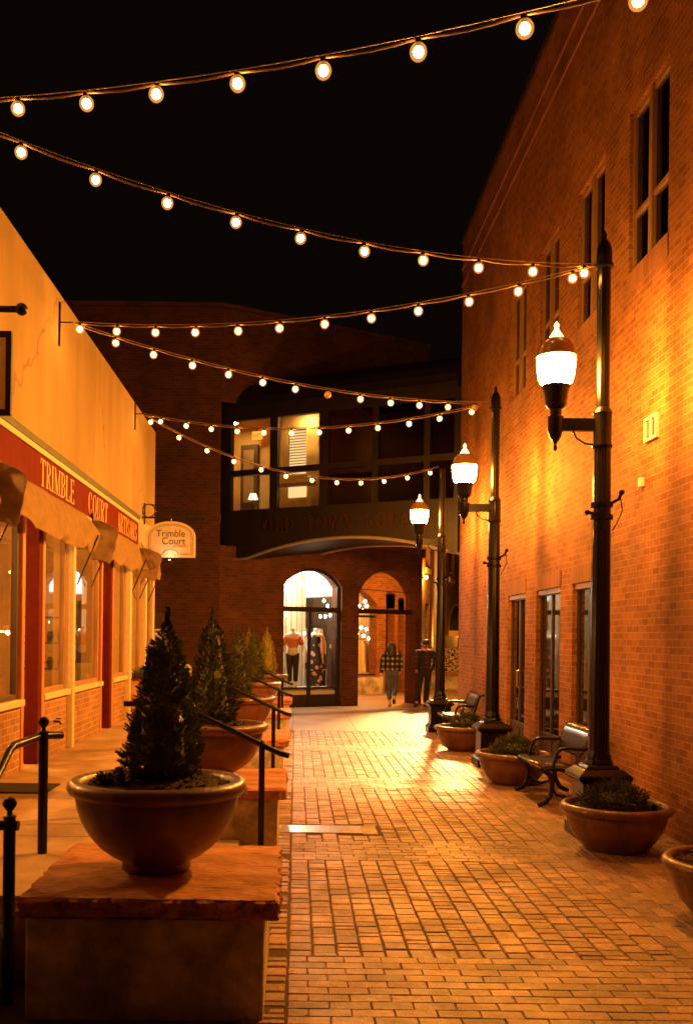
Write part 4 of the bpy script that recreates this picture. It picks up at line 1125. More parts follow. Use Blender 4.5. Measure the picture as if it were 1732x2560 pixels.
# ------------------------------------------------------------------ lamp posts
lp = thing('lamp_post', (0, 0, 0), 'black cast-iron lamp post with globe lantern nearest the camera, tallest of the row', 'lamp post', 'lamp posts along the brick wall')
q = MB()
q.frustum(0, 0, 0.235, 0.235, 0.0, 0.10); q.frustum(0, 0, 0.235, 0.195, 0.10, 0.15); q.frustum(0, 0, 0.19, 0.185, 0.15, 0.49)
q.frustum(0, 0, 0.20, 0.235, 0.49, 0.52); q.frustum(0, 0, 0.235, 0.235, 0.52, 0.555); q.frustum(0, 0, 0.235, 0.17, 0.555, 0.61); q.frustum(0, 0, 0.15, 0.13, 0.61, 0.64)
q.build('pedestal', M['post_paint'], lp, False, 0.008)
q = MB(); q.lathe([(0.125, 0.64), (0.125, 0.665), (0.108, 0.69), (0.112, 0.71), (0.096, 0.74), (0.092, 0.8), (0.076, 3.48), (0.070, 3.5)], 48, flute=0.07, nfl=12)
q.lathe([(0.061, 3.5), (0.058, 5.08)], 40, flute=0.06, nfl=10)
q.build('shaft', M['post_paint'], lp)
q = MB(); q.lathe([(0.058, 5.06), (0.080, 5.07), (0.080, 5.10), (0.066, 5.11), (0.068, 5.16), (0.064, 5.24), (0.045, 5.29), (0.022, 5.32), (0.016, 5.345), (0.022, 5.36), (0.012, 5.385), (0.001, 5.41)], 24)
q.build('cap', M['post_paint'], lp)
q = MB()
q.lathe([(0.085, 3.46), (0.09, 3.48), (0.082, 3.5), (0.082, 3.76), (0.088, 3.77), (0.075, 3.80), (0.060, 3.82)], 24)
q.box(-0.44, -0.06, -0.028, 0.028, 3.61, 3.72)
q.lathe([(0.001, 3.43), (0.016, 3.44), (0.018, 3.465), (0.010, 3.485), (0.018, 3.505), (0.052, 3.555), (0.058, 3.585), (0.068, 3.61), (0.074, 3.735), (0.05, 3.74)], 20, (-0.42, 0, 0))
q.tube([(-0.26, 0.0, 3.61), (-0.23, 0.01, 3.55), (-0.15, 0.01, 3.50), (-0.07, 0, 3.49)], 0.008, 6)
q.build('arm', M['post_paint'], lp, True, 0.004)
LX = -0.42
lan = MB(); lan.lathe([(0.05, 3.74), (0.055, 3.78), (0.054, 3.80), (0.072, 3.815), (0.092, 3.84), (0.098, 3.87), (0.112, 3.97), (0.128, 4.0), (0.130, 4.012), (0.118, 4.014)], 32, (LX, 0, 0), 0.04, 16)
lantern = lan.build('lantern', M['post_paint'], lp)
q = MB(); q.lathe([(0.120, 4.016), (0.142, 4.045), (0.158, 4.10), (0.166, 4.17), (0.170, 4.262)], 32, (LX, 0, 0))
q.f = [f for f in q.f if len(f) == 4]
q.build('globe', M['globe'], lantern)
q = MB(); q.lathe([(0.168, 4.264), (0.176, 4.266), (0.176, 4.28), (0.168, 4.284), (0.164, 4.32), (0.148, 4.37), (0.115, 4.41), (0.075, 4.43)], 32, (LX, 0, 0))
q.build('dome', M['amber_glass'], lantern)
q = MB(); q.lathe([(0.066, 4.432), (0.062, 4.45), (0.04, 4.485), (0.022, 4.515), (0.018, 4.53), (0.026, 4.545), (0.022, 4.56), (0.008, 4.578), (0.001, 4.59)], 20, (LX, 0, 0))
q.build('finial', M['finial_glow'], lantern)
q = MB()
q.tube([(0.05, -0.03, 2.95), (0.14, -0.04, 3.0), (0.16, -0.04, 3.05)], 0.014, 8); q.ball((0.165, -0.04, 3.06), 0.026, 10, 6)
q.tube([(-0.05, -0.03, 2.86), (-0.13, -0.04, 2.88)], 0.014, 8); q.ball((-0.14, -0.04, 2.88), 0.024, 10, 6)
q.tube([(0.15, -0.04, 3.04), (0.17, -0.05, 2.9), (0.12, -0.05, 2.78), (0.09, -0.02, 2.72)], 0.005, 6)
q.lathe([(0.10, 2.82), (0.10, 2.86)], 16); q.lathe([(0.10, 2.93), (0.10, 2.97)], 16)
q.build('clamp', M['post_paint'], lp)
def lamp_light(name, kind, power, direction, angle, blend, z=4.14, size=0.10):
    ld = bpy.data.lights.new(name, kind); ld.energy = power; ld.color = SODIUM; ld.shadow_soft_size = size
    if kind == 'SPOT': ld.spot_size = math.radians(angle); ld.spot_blend = blend
    lo = bpy.data.objects.new(name, ld); C.objects.link(lo); lo.parent = lp
    lo.location = (LX, 0, z)
    lo.rotation_euler = Vector(direction).to_track_quat('-Z', 'Y').to_euler()
    return lo
lamp_light('street_light', 'SPOT', LAMP_DOWN_W, (-0.60, -0.06, -1), 150, 1.0)
lamp_light('side_light', 'SPOT', LAMP_SIDE_W, (-1, -0.30, 0.0), 120, 1.0)
p2 = copy_tree(lp); tag(p2, 'black cast-iron lamp post with globe lantern standing second in the row')
p3 = copy_tree(lp, None, ('cap',)); tag(p3, 'farthest black lamp post, its top a bare pipe without a cap')
lp.location = (2.71, 8.75, 0)
p2.location = (2.71, 13.5, 0); p2.scale = (1, 1, 0.967)
p3.location = (2.70, 18.35, 0); p3.scale = (1, 1, 0.967)

# ------------------------------------------------------------------ string lights
bulb_me = None
SB = MB(); SB.ball((0, 0, -0.068), 0.045, 16, 10, 1.06)
M['cord'] = pm('brown_cord', (0.16, 0.09, 0.045), 0.45, var=0.2, scale=20)
M['halo'] = emis('halo_glass', (1.0, 0.36, 0.06), 0.42, True)  # orange glow in the envelope stands in for the halo around each bulb
bulb_src = SB.build('bulb', M['halo'])
SB = MB(); SB.ball((0, 0, -0.068), 0.027, 14, 10, 1.06)
core_src = SB.build('filament', M['bulb'])
SB = MB(); SB.lathe([(0.012, 0.0), (0.017, -0.008), (0.017, -0.04), (0.013, -0.045)], 10)
sock_src = SB.build('socket', M['iron'])
def string(p0, p1, sag, n, t0, t1, label, off=()):
    p0, p1 = Vector(p0), Vector(p1)
    pos = lambda s: p0.lerp(p1, s) - Vector((0, 0, sag * 4 * s * (1 - s)))
    mid = pos(0.5)
    t = thing('string_light', p0, label, 'string lights', 'string lights zigzagging over the alley')
    ss = [t0 + (t1 - t0) * k / (n - 1) for k in range(n)]
    q = MB()
    pts = []
    allp = [0.0] + ss + [1.0]
    for a, b in zip(allp[:-1], allp[1:]):
        pts.append(pos(a))
        for f in (0.25, 0.5, 0.75):
            s = a + (b - a) * f
            pts.append(pos(s) - Vector((0, 0, 0.016 * math.sin(PI * f) * (b - a) * 10)))
    pts.append(pos(1.0))
    q.tube(pts, 0.0085, 8)
    q.build('cord', M['cord'], t)
    q = MB(); q.tube([pos(k / 24) + Vector((0, 0, 0.014)) for k in range(25)], 0.0035, 5); q.build('wire', M['steel'], t)
    for k, s in enumerate(ss):
        b = bulb_src.copy()
        C.objects.link(b); b.parent = t
        b.location = pos(s) - p0
        b.rotation_euler = (random.uniform(-.15, .15), random.uniform(-.15, .15), 0)
        if k in off:
            b.data = bulb_src.data.copy(); b.data.materials[0] = M['bulb_off']; b['label'] = 'unlit bulb'
        c = sock_src.copy(); C.objects.link(c); c.parent = b; c.location = (0, 0, 0)
        if k not in off:
            c = core_src.copy(); C.objects.link(c); c.parent = b; c.location = (0, 0, 0)
    return t
BR1, BR2, BR0 = (-2.50, 10.75, 5.16), (-2.50, 15.8, 5.30), (-2.60, 6.75, 5.39)
T1, T2, T3 = (2.63, 8.75, 5.09), (2.63, 13.5, 4.99), (2.63, 18.35, 4.95)
random.seed(3)
string(BR0, (3.34, 3.68, 4.86), 0.24, 12, 0.046, 0.949, 'nearest string of bulbs crossing the top of the sky')
string(BR0, T1, 0.28, 11, 0.019, 0.978, 'second string of bulbs dipping from left towards the nearest lamp post')
string(BR1, T1, 0.22, 12, 0.02, 0.965, 'string of bulbs from the middle wall bracket to the nearest lamp post')
string(BR1, T2, 0.22, 12, 0.085, 0.955, 'string from the middle wall bracket to the second lamp post, with dead bulbs', (6, 11))
string(BR2, T2, 0.29, 12, 0.06, 0.955, 'nearly level string from the far wall bracket to the second lamp post')
string(BR2, T3, 0.57, 12, 0.02, 0.965, 'deepest sagging string from the far wall bracket to the last lamp post')
bpy.data.objects.remove(bulb_src); bpy.data.objects.remove(sock_src); bpy.data.objects.remove(core_src)
for p, lab in ((BR1, 'dark iron wall bracket holding two strings of bulbs, nearer one'), (BR2, 'dark iron wall bracket holding two strings of bulbs at the far end')):
    t = thing('wall_bracket', (XL, p[1], p[2]), lab, 'bracket', 'wall brackets for the string lights')
    q = MB(); q.box(XL + 0.001, XL + 0.018, p[1] - 0.018, p[1] + 0.018, p[2] - 0.26, p[2] + 0.22); q.build('plate', M['iron'], t, False)
    q = MB(); q.tube([(XL + 0.015, p[1], p[2]), p], 0.008, 6); q.build('hook', M['iron'], t)

# ------------------------------------------------------------------ plinths, bowls, trees
def rough_slab(name, x0, x1, y0, y1, z0, z1, mat, parent, seed):
    nx, ny, nz = (110, 90, 8) if seed == 0 else (40, 36, 5)
    vs, fs, idx = [], [], {}
    def vid(i, j, k):
        if (i, j, k) in idx: return idx[(i, j, k)]
        x, y, z = x0 + (x1 - x0) * i / nx, y0 + (y1 - y0) * j / ny, z0 + (z1 - z0) * k / nz
        side = (i in (0, nx)) or (j in (0, ny))
        f1 = noise.noise(Vector((x * 5 + seed, y * 5, z * 8))) ; f2 = noise.noise(Vector((x * 19, y * 19 + seed, z * 25)))
        f3 = noise.noise(Vector((x * 45, y * 45 + seed, z * 60)))
        if side:
            a = 0.016 * f1 + 0.020 * f2 + 0.014 * f3 + 0.006 * noise.noise(Vector((x * 95, y * 95 + seed, z * 130))) - (0.016 + 0.02 * max(0, f2) if k in (0, nz) else 0)
            if i == 0: x -= a
            if i == nx: x += a
            if j == 0: y -= a
            if j == ny: y += a
        z += (0.004 * f1 + 0.003 * f2 + 0.0015 * f3) if k == nz else 0
        idx[(i, j, k)] = len(vs); vs.append((x, y, z)); return idx[(i, j, k)]
    for i in range(nx):
        for j in range(ny):
            fs.append((vid(i, j, nz), vid(i + 1, j, nz), vid(i + 1, j + 1, nz), vid(i, j + 1, nz)))
            fs.append((vid(i, j + 1, 0), vid(i + 1, j + 1, 0), vid(i + 1, j, 0), vid(i, j, 0)))
    for k in range(nz):
        for i in range(nx):
            fs.append((vid(i, 0, k), vid(i + 1, 0, k), vid(i + 1, 0, k + 1), vid(i, 0, k + 1)))
            fs.append((vid(i + 1, ny, k), vid(i, ny, k), vid(i, ny, k + 1), vid(i + 1, ny, k + 1)))
        for j in range(ny):
            fs.append((vid(nx, j, k), vid(nx, j + 1, k), vid(nx, j + 1, k + 1), vid(nx, j, k + 1)))
            fs.append((vid(0, j + 1, k), vid(0, j, k), vid(0, j, k + 1), vid(0, j + 1, k + 1)))
    q = MB(); q.add(vs, fs)
    return q.build(name, mat, parent, True, 0, 28)
plq = ['large sandstone-capped concrete plinth in the foreground', 'sandstone-capped plinth behind the first handrail', 'sandstone-capped plinth third along the terrace',
       'sandstone-capped plinth fourth along the terrace', 'farthest sandstone-capped plinth beside the lit shop window']
for i, y0 in enumerate(PLY):
    t = thing('stone_plinth', (-0.69, y0 + 0.55, 0), plq[i], 'plinth', 'stone plinths along the terrace edge')
    q = MB(); q.box(PLX0, PLX1, y0, y0 + 1.1, -0.018, 0.455); q.build('base', M['concrete'], t, False, 0.008)
    rough_slab('capstone', PLX0 - 0.03, PLX1 + 0.06, y0 - 0.04, y0 + 1.14, 0.457, 0.55, M['sandstone'], t, i * 3.7)

def mulch(q, r, z, h, n=160, seed=1):
    random.seed(seed)
    q.lathe([(r, z), (r * 0.8, z + h * 0.45), (r * 0.45, z + h * 0.85), (0.001, z + h)], 28)
    for k in range(n):
        a, rr = random.uniform(0, 2 * PI), r * math.sqrt(random.random()) * 0.97
        zz = z + h * (1 - (rr / r) ** 1.6) + 0.004
        l, w, yw = random.uniform(0.015, 0.05), random.uniform(0.006, 0.014), random.uniform(0, PI)
        x, y = rr * math.cos(a), rr * math.sin(a)
        dx, dy = math.cos(yw), math.sin(yw)
        tl = random.uniform(-0.012, 0.012)
        q.add([(x - dx * l - dy * w, y - dy * l + dx * w, zz - tl), (x - dx * l + dy * w, y - dy * l - dx * w, zz - tl), (x + dx * l + dy * w, y + dy * l - dx * w, zz + tl + .004), (x + dx * l - dy * w, y + dy * l + dx * w, zz + tl + .004)], [(0, 1, 2, 3)])
PROF_L = [(0.001, 0.0), (0.168, 0.0), (0.176, 0.012), (0.172, 0.035), (0.180, 0.048), (0.235, 0.078), (0.295, 0.125), (0.345, 0.185), (0.382, 0.250), (0.405, 0.315), (0.414, 0.365), (0.412, 0.378), (0.422, 0.386), (0.446, 0.396), (0.457, 0.418), (0.453, 0.442), (0.435, 0.458), (0.408, 0.462), (0.390, 0.450), (0.380, 0.42), (0.375, 0.39)]
PROF_R = [(0.001, 0.0), (0.235, 0.0), (0.248, 0.012), (0.285, 0.045), (0.335, 0.105), (0.372, 0.17), (0.398, 0.235), (0.410, 0.285), (0.408, 0.300), (0.420, 0.308), (0.446, 0.318), (0.457, 0.340), (0.452, 0.364), (0.434, 0.380), (0.408, 0.384), (0.390, 0.372), (0.380, 0.34), (0.375, 0.31)]
def bowl(prof, label, group, soil_z, soil_h, seed):
    t = thing('bowl_planter', (0, 0, 0), label, 'planter', group)
    q = MB(); q.lathe(prof, 72); q.build('bowl', M['terracotta'], t, True, 0, 60)
    q = MB(); mulch(q, 0.385, soil_z, soil_h, 900, seed); q.build('soil', M['soil'], t, False)
    return t
GL, GR = 'terracotta bowls on the plinths', 'squat terracotta bowls along the brick wall'
bl = bowl(PROF_L, 'largest terracotta bowl, on the foreground plinth', GL, 0.41, 0.075, 4)
bl_labels = ['terracotta bowl on the second plinth behind the sloping handrail', 'terracotta bowl on the third plinth', 'terracotta bowl on the fourth plinth', 'terracotta bowl on the farthest plinth near the lit shop window', 'terracotta bowl on the terrace past the last plinth']
bpos = [(-0.70, 5.03, 0.552), (-0.68, 8.27, 0.552), (-0.68, 11.95, 0.552), (-0.68, 15.75, 0.552), (-0.60, 18.95, 0.552), (-1.02, 21.6, 0.422)]
for p, lab in zip(bpos[1:], bl_labels):
    c = copy_tree(bl); c.location = p; c['label'] = lab; c.rotation_euler = (0, 0, random.uniform(0, 6))
bl.location = bpos[0]
br = bowl(PROF_R, 'squat terracotta bowl beside the nearest bench and lamp post', GR, 0.33, 0.05, 9)
rpos = [(2.69, 8.2, 0.0), (2.79, 6.15, 0.0), (2.64, 11.85, 0.0), (2.63, 15.3, 0.0)]
for p, lab in zip(rpos[1:], ['squat terracotta bowl cut off by the right edge', 'squat terracotta bowl behind the nearest bench', 'squat terracotta bowl past the second lamp post']):
    c = copy_tree(br); c.location = p; c['label'] = lab; c.rotation_euler = (0, 0, random.uniform(0, 6))
br.location = rpos[0]

def sprig(q, p, d, l, w, roll):
    d = d.normalized()
    s = d.cross(Vector((0, 0, 1)))
    if s.length < 1e-3: s = Vector((1, 0, 0))
    s.normalize()
    n = s.cross(d)
    a = s * math.cos(roll) + n * math.sin(roll)
    m = p + d * (l * 0.5)
    q.add([p, m + a * w, p + d * l, m - a * w], [(0, 1, 2, 3)])
def conifer(H, R, seed, lean=0.0, n=5200):
    """crown of needle sprays around a tapered trunk, local origin at soil level"""
    random.seed(seed)
    q = MB()
    def prof(t):
        w = min(1.0, 1.10 * (1 - t) + 0.10) * (0.88 + 0.12 * min(1, t * 8))
        if t > 0.80: w *= max(0.08, 1 - (t - 0.80) / 0.13)
        return R * w + 0.004
    for k in range(n // 13):
        t = 1 - math.sqrt(random.random()) if random.random() < 0.72 else random.random()
        a = random.uniform(0, 2 * PI)
        r0 = prof(t)
        lump = 1 + 0.26 * noise.noise(Vector((math.cos(a) * 2.2 + seed, math.sin(a) * 2.2, t * H * 9))) + 0.10 * noise.noise(Vector((math.cos(a) * 6, math.sin(a) * 6 + seed, t * H * 22)))
        rr = r0 * lump * (1.02 - 0.42 * random.random() ** 2)
        c0 = Vector((rr * math.cos(a) + lean * t * t, rr * math.sin(a), t * H))
        ax = Vector((math.cos(a), math.sin(a), random.uniform(0.3, 1.3))).normalized()
        L = random.uniform(0.02, 0.05) * (0.5 + 0.5 * min(1, r0 / R + 0.2))
        for i in range(13):
            f = i / 12
            d = ax + Vector((random.uniform(-1, 1), random.uniform(-1, 1), random.uniform(-.8, .9))) * (0.85 - 0.4 * f)
            tip = 1 - 0.62 * max(0, (t - 0.78) / 0.22)
            if t > 0.82: d = d * 0.5 + Vector((0, 0, 0.9))
            sprig(q, c0 + ax * (L * tip * (f - 0.4)), d, tip * random.uniform(0.013, 0.024), random.uniform(0.0028, 0.0046), random.uniform(0, PI))
    # inner mass so the sky does not show straight through
    for t0 in range(14):
        z = H * t0 / 15
    q.lathe([(0.001, 0.0)] + [(prof(i / 13) * 0.66, H * i / 13) for i in range(1, 10)] + [(prof(0.74) * 0.4, H * 0.74), (0.004, H * 0.82), (0.001, H * 0.84)], 14)
    q.v = q.v[:-14 * 13] + [tuple(Vector(p) * (1 + 0.16 * noise.noise(Vector(p) * 28))) for p in q.v[-14 * 13:]]
    return q
def tree(loc, H, R, seed, label, lean=0.0, n=14000, mat='conifer'):
    t = thing('conifer', (0, 0, 0), label, 'conifer', 'dwarf conifers in the terrace bowls')
    conifer(H, R, seed, lean, n).build('crown', M[mat], t, False)
    q = MB(); q.tube([(0, 0, -0.05), (0, 0, 0.08), (0, 0, H * 0.5)], [0.02, 0.017, 0.008], 8); q.build('trunk', M['bark'], t)
    t.location = loc
    return t
tree((-0.68, 5.05, 1.015), 0.87, 0.175, 1, 'tallest dark conifer, in the foreground bowl', 0.02, 30000, 'conifer_brightened')
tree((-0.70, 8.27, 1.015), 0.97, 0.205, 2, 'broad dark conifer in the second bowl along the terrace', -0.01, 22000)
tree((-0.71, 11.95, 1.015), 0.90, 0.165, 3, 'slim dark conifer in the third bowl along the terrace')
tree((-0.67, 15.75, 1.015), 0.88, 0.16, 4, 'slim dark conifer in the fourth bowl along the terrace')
tree((-0.56, 18.95, 1.015), 0.90, 0.18, 5, 'conifer in the farthest plinth bowl, coloured bright as if lamp-lit', mat='conifer_lit')
tree((-1.03, 21.6, 0.885), 1.05, 0.17, 6, 'conifer tip coloured as if lamp-lit, showing between two darker ones', mat='conifer_lit')

def shrub(loc, R, H, seed, label):
    t = thing('shrub', (0, 0, 0), label, 'shrub', 'low evergreen shrubs in the wall-side bowls')
    random.seed(seed)
    q = MB()
    for k in range(3600):
        a, b = random.uniform(0, 2 * PI), math.asin(random.random())
        lump = 1 + 0.28 * noise.noise(Vector((math.cos(a) * 2.4 + seed, math.sin(a) * 2.4, b * 3)))
        rr = (0.55 + 0.45 * math.sqrt(random.random())) * lump
        d = Vector((math.cos(a) * math.cos(b) * R, math.sin(a) * math.cos(b) * R, math.sin(b) * H)) 
        p = d * rr
        d2 = d.normalized() + Vector((random.uniform(-.6, .6), random.uniform(-.6, .6), random.uniform(-.1, .8)))
        sprig(q, p, d2, random.uniform(0.02, 0.05), random.uniform(0.003, 0.006), random.uniform(0, PI))
    q.lathe([(R * 0.5, 0.0), (R * 0.55, H * 0.25), (R * 0.38, H * 0.5), (0.001, H * 0.6)], 14)
    q.build('crown', M['shrub'], t, False)
    q = MB(); q.tube([(0, 0, -0.05), (0, 0, H * 0.4)], [0.018, 0.01], 8); q.build('trunk', M['bark'], t)
    t.location = loc
shrub((2.68, 8.2, 0.365), 0.27, 0.19, 21, 'low evergreen shrub in the bowl beside the nearest bench')
shrub((2.80, 6.15, 0.365), 0.24, 0.17, 22, 'low evergreen shrub in the bowl at the right edge')
shrub((2.66, 11.85, 0.365), 0.27, 0.20, 23, 'low evergreen shrub in the bowl behind the nearest bench')
shrub((2.66, 15.3, 0.365), 0.27, 0.22, 24, 'low evergreen shrub in the bowl past the second lamp post')

def pine_cone(p, r, h, label, seed):
    random.seed(seed)
    t = thing('pine_cone', p, label, 'pine cone', 'pine cones on the mulch')
    q = MB()
    for k in range(70):
        f = k / 70
        a = k * 2.39996
        rr = r * math.sin(PI * (0.12 + 0.8 * f)) 
        c0 = Vector((p[0] + rr * 0.5 * math.cos(a), p[1] + rr * 0.5 * math.sin(a), p[2] + h * f))
        d = Vector((math.cos(a), math.sin(a), 0.55))
        sprig(q, c0, d, rr * 0.75 + 0.008, r * 0.3, 0.0)
    q.lathe([(0.001, 0), (r * 0.5, h * 0.2), (r * 0.5, h * 0.6), (0.001, h)], 10, p)
    q.build('scales', M['cone'], t, False)
pine_cone((-0.86, 4.86, 1.0), 0.045, 0.085, 'open pine cone on the mulch of the foreground bowl', 1)
pine_cone((-0.93, 8.05, 1.0), 0.045, 0.08, 'pine cone on the mulch of the second bowl', 2)
pine_cone((2.72, 7.92, 0.36), 0.04, 0.06, 'pine cone on the mulch of the bowl beside the nearest bench', 3)
pine_cone((2.94, 8.0, 0.355), 0.035, 0.06, 'smaller pine cone near the wall side of the bowl by the bench', 4)
pine_cone((2.8, 11.6, 0.36), 0.04, 0.06, 'pine cone on the mulch of the bowl behind the nearest bench', 5)
random.seed(8)
t = thing('fir_cutting', (-0.95, 4.9, 1.0), 'small dark fir cutting at the rim of the foreground bowl', 'sprig')
q = MB()
for k in range(260):
    a, b = random.uniform(0, 2 * PI), random.uniform(0, 1.4)
    d = Vector((math.cos(a) * math.cos(b), math.sin(a) * math.cos(b), math.sin(b)))
    sprig(q, Vector((-0.95, 4.9, 1.0)) + d * random.uniform(0.0, 0.045), d, 0.03, 0.004, random.uniform(0, PI))
q.build('needles', M['shrub'], t, False)

# ------------------------------------------------------------------ handrails
def handrail(Y, label):
    t = thing('handrail', (-0.7, Y, 0), label, 'handrail', 'handrails beside the terrace steps')
    q = MB(); q.tube([(-1.26, Y, 1.235), (-1.22, Y, 1.235), (-0.88, Y, 1.235), (-0.83, Y, 1.22), (-0.16, Y, 0.905), (-0.10, Y, 0.88), (-0.04, Y, 0.865)], 0.021, 12)
    q.build('rail', M['iron'], t)
    for x, z0, z1 in ((-0.24, -0.018, 0.935), (-1.15, TZ, 1.23)):
        q = MB(); q.box(x - 0.022, x + 0.022, Y - 0.022, Y + 0.022, z0, z1); po = q.build('post', M['iron'], t, False, 0.004)
        q = MB(); q.ball((x, Y, z1 + 0.028), 0.018, 12, 8); q.build('finial', M['iron'], po)
    return t
for Y, lab in ((7.23, 'black sloping handrail in front of the second plinth'), (10.95, 'black sloping handrail in front of the third plinth'), (14.5, 'black sloping handrail in front of the fourth plinth'), (17.95, 'black sloping handrail in front of the farthest plinth')):
    handrail(Y, lab)
t = thing('handrail', (-1.5, 5.3, 0), 'black handrail with ball-topped posts at the lower left corner', 'handrail', 'handrails beside the terrace steps')
q = MB(); q.tube([(-1.44, 6.06, 1.12), (-1.50, 5.98, 1.125), (-1.54, 5.9, 1.125), (-1.55, 5.40, 1.125), (-1.55, 5.32, 1.105), (-1.55, 4.80, 0.845), (-1.53, 4.72, 0.83), (-1.46, 4.68, 0.83), (-1.31, 4.67, 0.83)], 0.024, 12)
q.build('rail', M['iron'], t)
for x, y, z0, z1 in ((-1.515, 5.92, TZ, 1.15), (-1.355, 4.68, -0.018, 0.87)):
    q = MB(); q.lathe([(0.029, z0), (0.029, z1)], 20, (x, y, 0)); po = q.build('post', M['iron'], t)
    q = MB(); q.lathe([(0.030, z1), (0.034, z1 + 0.005), (0.014, z1 + 0.012), (0.012, z1 + 0.028), (0.020, z1 + 0.034), (0.033, z1 + 0.055), (0.034, z1 + 0.068), (0.025, z1 + 0.088), (0.001, z1 + 0.098)], 20, (x, y, 0)); q.build('finial', M['iron'], po)

# ------------------------------------------------------------------ benches (local: front faces -X, length along Y, base at front)
def bench():
    t = thing('bench', (0, 0, 0), 'black metal bench with curved arms beside the nearest lamp post', 'bench', 'metal benches along the brick wall')
    Lh = 0.525
    # seat and backrest sheets follow one curved profile
    prof = [(-0.02, 0.375), (-0.035, 0.40), (-0.02, 0.425), (0.03, 0.432), (0.15, 0.415), (0.30, 0.40), (0.385, 0.402)]
    def sheet(pr, th, w0, w1, holes=False):
        q = MB(); n = len(pr)
        vs = []
        for y in (w0, w1):
            for (x, z) in pr: vs.append((x, y, z))
        q.add(vs, [(i, i + 1, n + i + 1, n + i) for i in range(n - 1)])
        return q
    o = sheet(prof, 0.01, -Lh, Lh).build('seat', M['slat'], t); m_ = o.modifiers.new('thick', 'SOLIDIFY'); m_.thickness = 0.014
    bp = [(0.425, 0.50), (0.45, 0.58), (0.485, 0.70), (0.505, 0.755), (0.53, 0.79), (0.56, 0.80), (0.585, 0.785)]
    # rounded lower corners of the back panel
    q = MB(); vs, fs = [], []
    wid = [0.40, 0.475, 0.505, 0.505, 0.505, 0.505, 0.505]
    for (x, z), w in zip(bp, wid):
        for j in range(13): vs.append((x, -w + 2 * w * j / 12, z))
    fs = [(i * 13 + j, i * 13 + j + 1, (i + 1) * 13 + j + 1, (i + 1) * 13 + j) for i in range(6) for j in range(12)]
    q.add(vs, fs); o = q.build('backrest', M['slat'], t); m_ = o.modifiers.new('thick', 'SOLIDIFY'); m_.thickness = 0.014
    for sy in (-Lh, Lh):
        q = MB()
        y = sy
        q.tube([(0.40, y, 0.39), (0.455, y, 0.55), (0.50, y, 0.70), (0.53, y, 0.77), (0.57, y, 0.79), (0.60, y, 0.775)], 0.022, 10)
        q.tube([(0.0, y, 0.385), (0.10, y, 0.40), (0.25, y, 0.385), (0.40, y, 0.39), (0.47, y, 0.40)], 0.022, 10)
        q.build('side_frame', M['iron'], t)
        q = MB(); q.tube([(0.10, y, 0.40), (0.125, y, 0.50), (0.15, y, 0.57), (0.19, y, 0.605), (0.25, y, 0.615), (0.40, y, 0.605), (0.475, y, 0.62)], 0.020, 10); q.build('armrest', M['iron'], t)
        q = MB(); q.tube([(0.0, y, 0.385), (0.07, y, 0.34), (0.10, y, 0.24), (0.085, y, 0.12), (0.04, y, 0.05), (-0.02, y, 0.03), (-0.05, y, 0.018)], [0.026, 0.03, 0.028, 0.026, 0.026, 0.024, 0.018], 10); q.build('leg', M['iron'], t)
        q = MB(); q.tube([(0.42, y, 0.38), (0.39, y, 0.28), (0.41, y, 0.15), (0.46, y, 0.06), (0.52, y, 0.03), (0.56, y, 0.018)], [0.028, 0.03, 0.028, 0.026, 0.024, 0.018], 10); q.build('leg', M['iron'], t)
        q = MB(); q.tube([(0.095, y, 0.22), (0.14, y, 0.13), (0.25, y, 0.10), (0.36, y, 0.13), (0.40, y, 0.22)], 0.016, 8); q.build('brace', M['iron'], t)
    q = MB(); q.tube([(0.25, -Lh, 0.355), (0.25, Lh, 0.355)], 0.016, 8); q.build('stretcher', M['iron'], t)
    return t
bn = bench()
b2 = copy_tree(bn); b2['label'] = 'black metal bench beside the farthest lamp post'
bn.location = (2.58, 10.72, 0.0); b2.location = (2.58, 17.05, 0.0)

# ------------------------------------------------------------------ small things in the alley and on the terrace
t = thing('drain_cover', (0.26, 8.9, 0), 'pale metal drain cover set in the cobbles', 'drain cover')
q = MB(); q.box(-0.11, 0.62, 8.72, 9.06, -0.019, 0.004); q.build('plate', M['steel'], t, False, 0.003)
q = MB(); q.box(-0.135, -0.112, 8.70, 9.08, -0.019, 0.001); q.box(0.622, 0.75, 8.70, 9.08, -0.019, 0.0); q.build('frame', M['concrete'], t, False)
M['mural_orange'] = spots_mat('orange_mural', (0.72, 0.24, 0.05), (0.70, 0.50, 0.32), 3.4, 0.42)
M['mural_green'] = spots_mat('green_mural', (0.20, 0.24, 0.07), (0.62, 0.32, 0.08), 4.2, 0.22)
t = thing('painted_cabinet', (-2.42, 15.7, TZ), 'small cabinet painted with orange circles under succulents', 'cabinet')
q = MB(); q.box(-2.60, -2.22, 15.45, 15.9, TZ + 0.02, 1.02); q.build('body', M['mural_orange'], t, False, 0.01)
q = MB(); q.box(-2.61, -2.21, 15.44, 15.91, 1.022, 1.05); q.build('top', M['dark_wood'], t, False)
t = thing('succulent_tray', (-2.42, 15.68, 1.05), 'dark tray of spiky succulents on the painted cabinet', 'potted plant')
q = MB(); q.frustum(-2.42, 15.68, 0.14, 0.17, 1.051, 1.14, 0.14, 0.17); q.build('tray', M['dark_wood'], t, False)
random.seed(4); q = MB()
for k in range(140):
    a, b = random.uniform(0, 2 * PI), random.uniform(0.3, 1.5)
    c0 = Vector((-2.42 + random.uniform(-.13, .15), 15.68 + random.uniform(-.13, .13), 1.13))
    sprig(q, c0, Vector((math.cos(a) * math.cos(b), math.sin(a) * math.cos(b), math.sin(b))), random.uniform(0.05, 0.13), 0.012, random.uniform(0, PI))
M['succulent'] = pm('succulent_green', (0.14, 0.19, 0.09), 0.55, var=0.3, island=0.4)
q.build('leaves', M['succulent'], t, False)
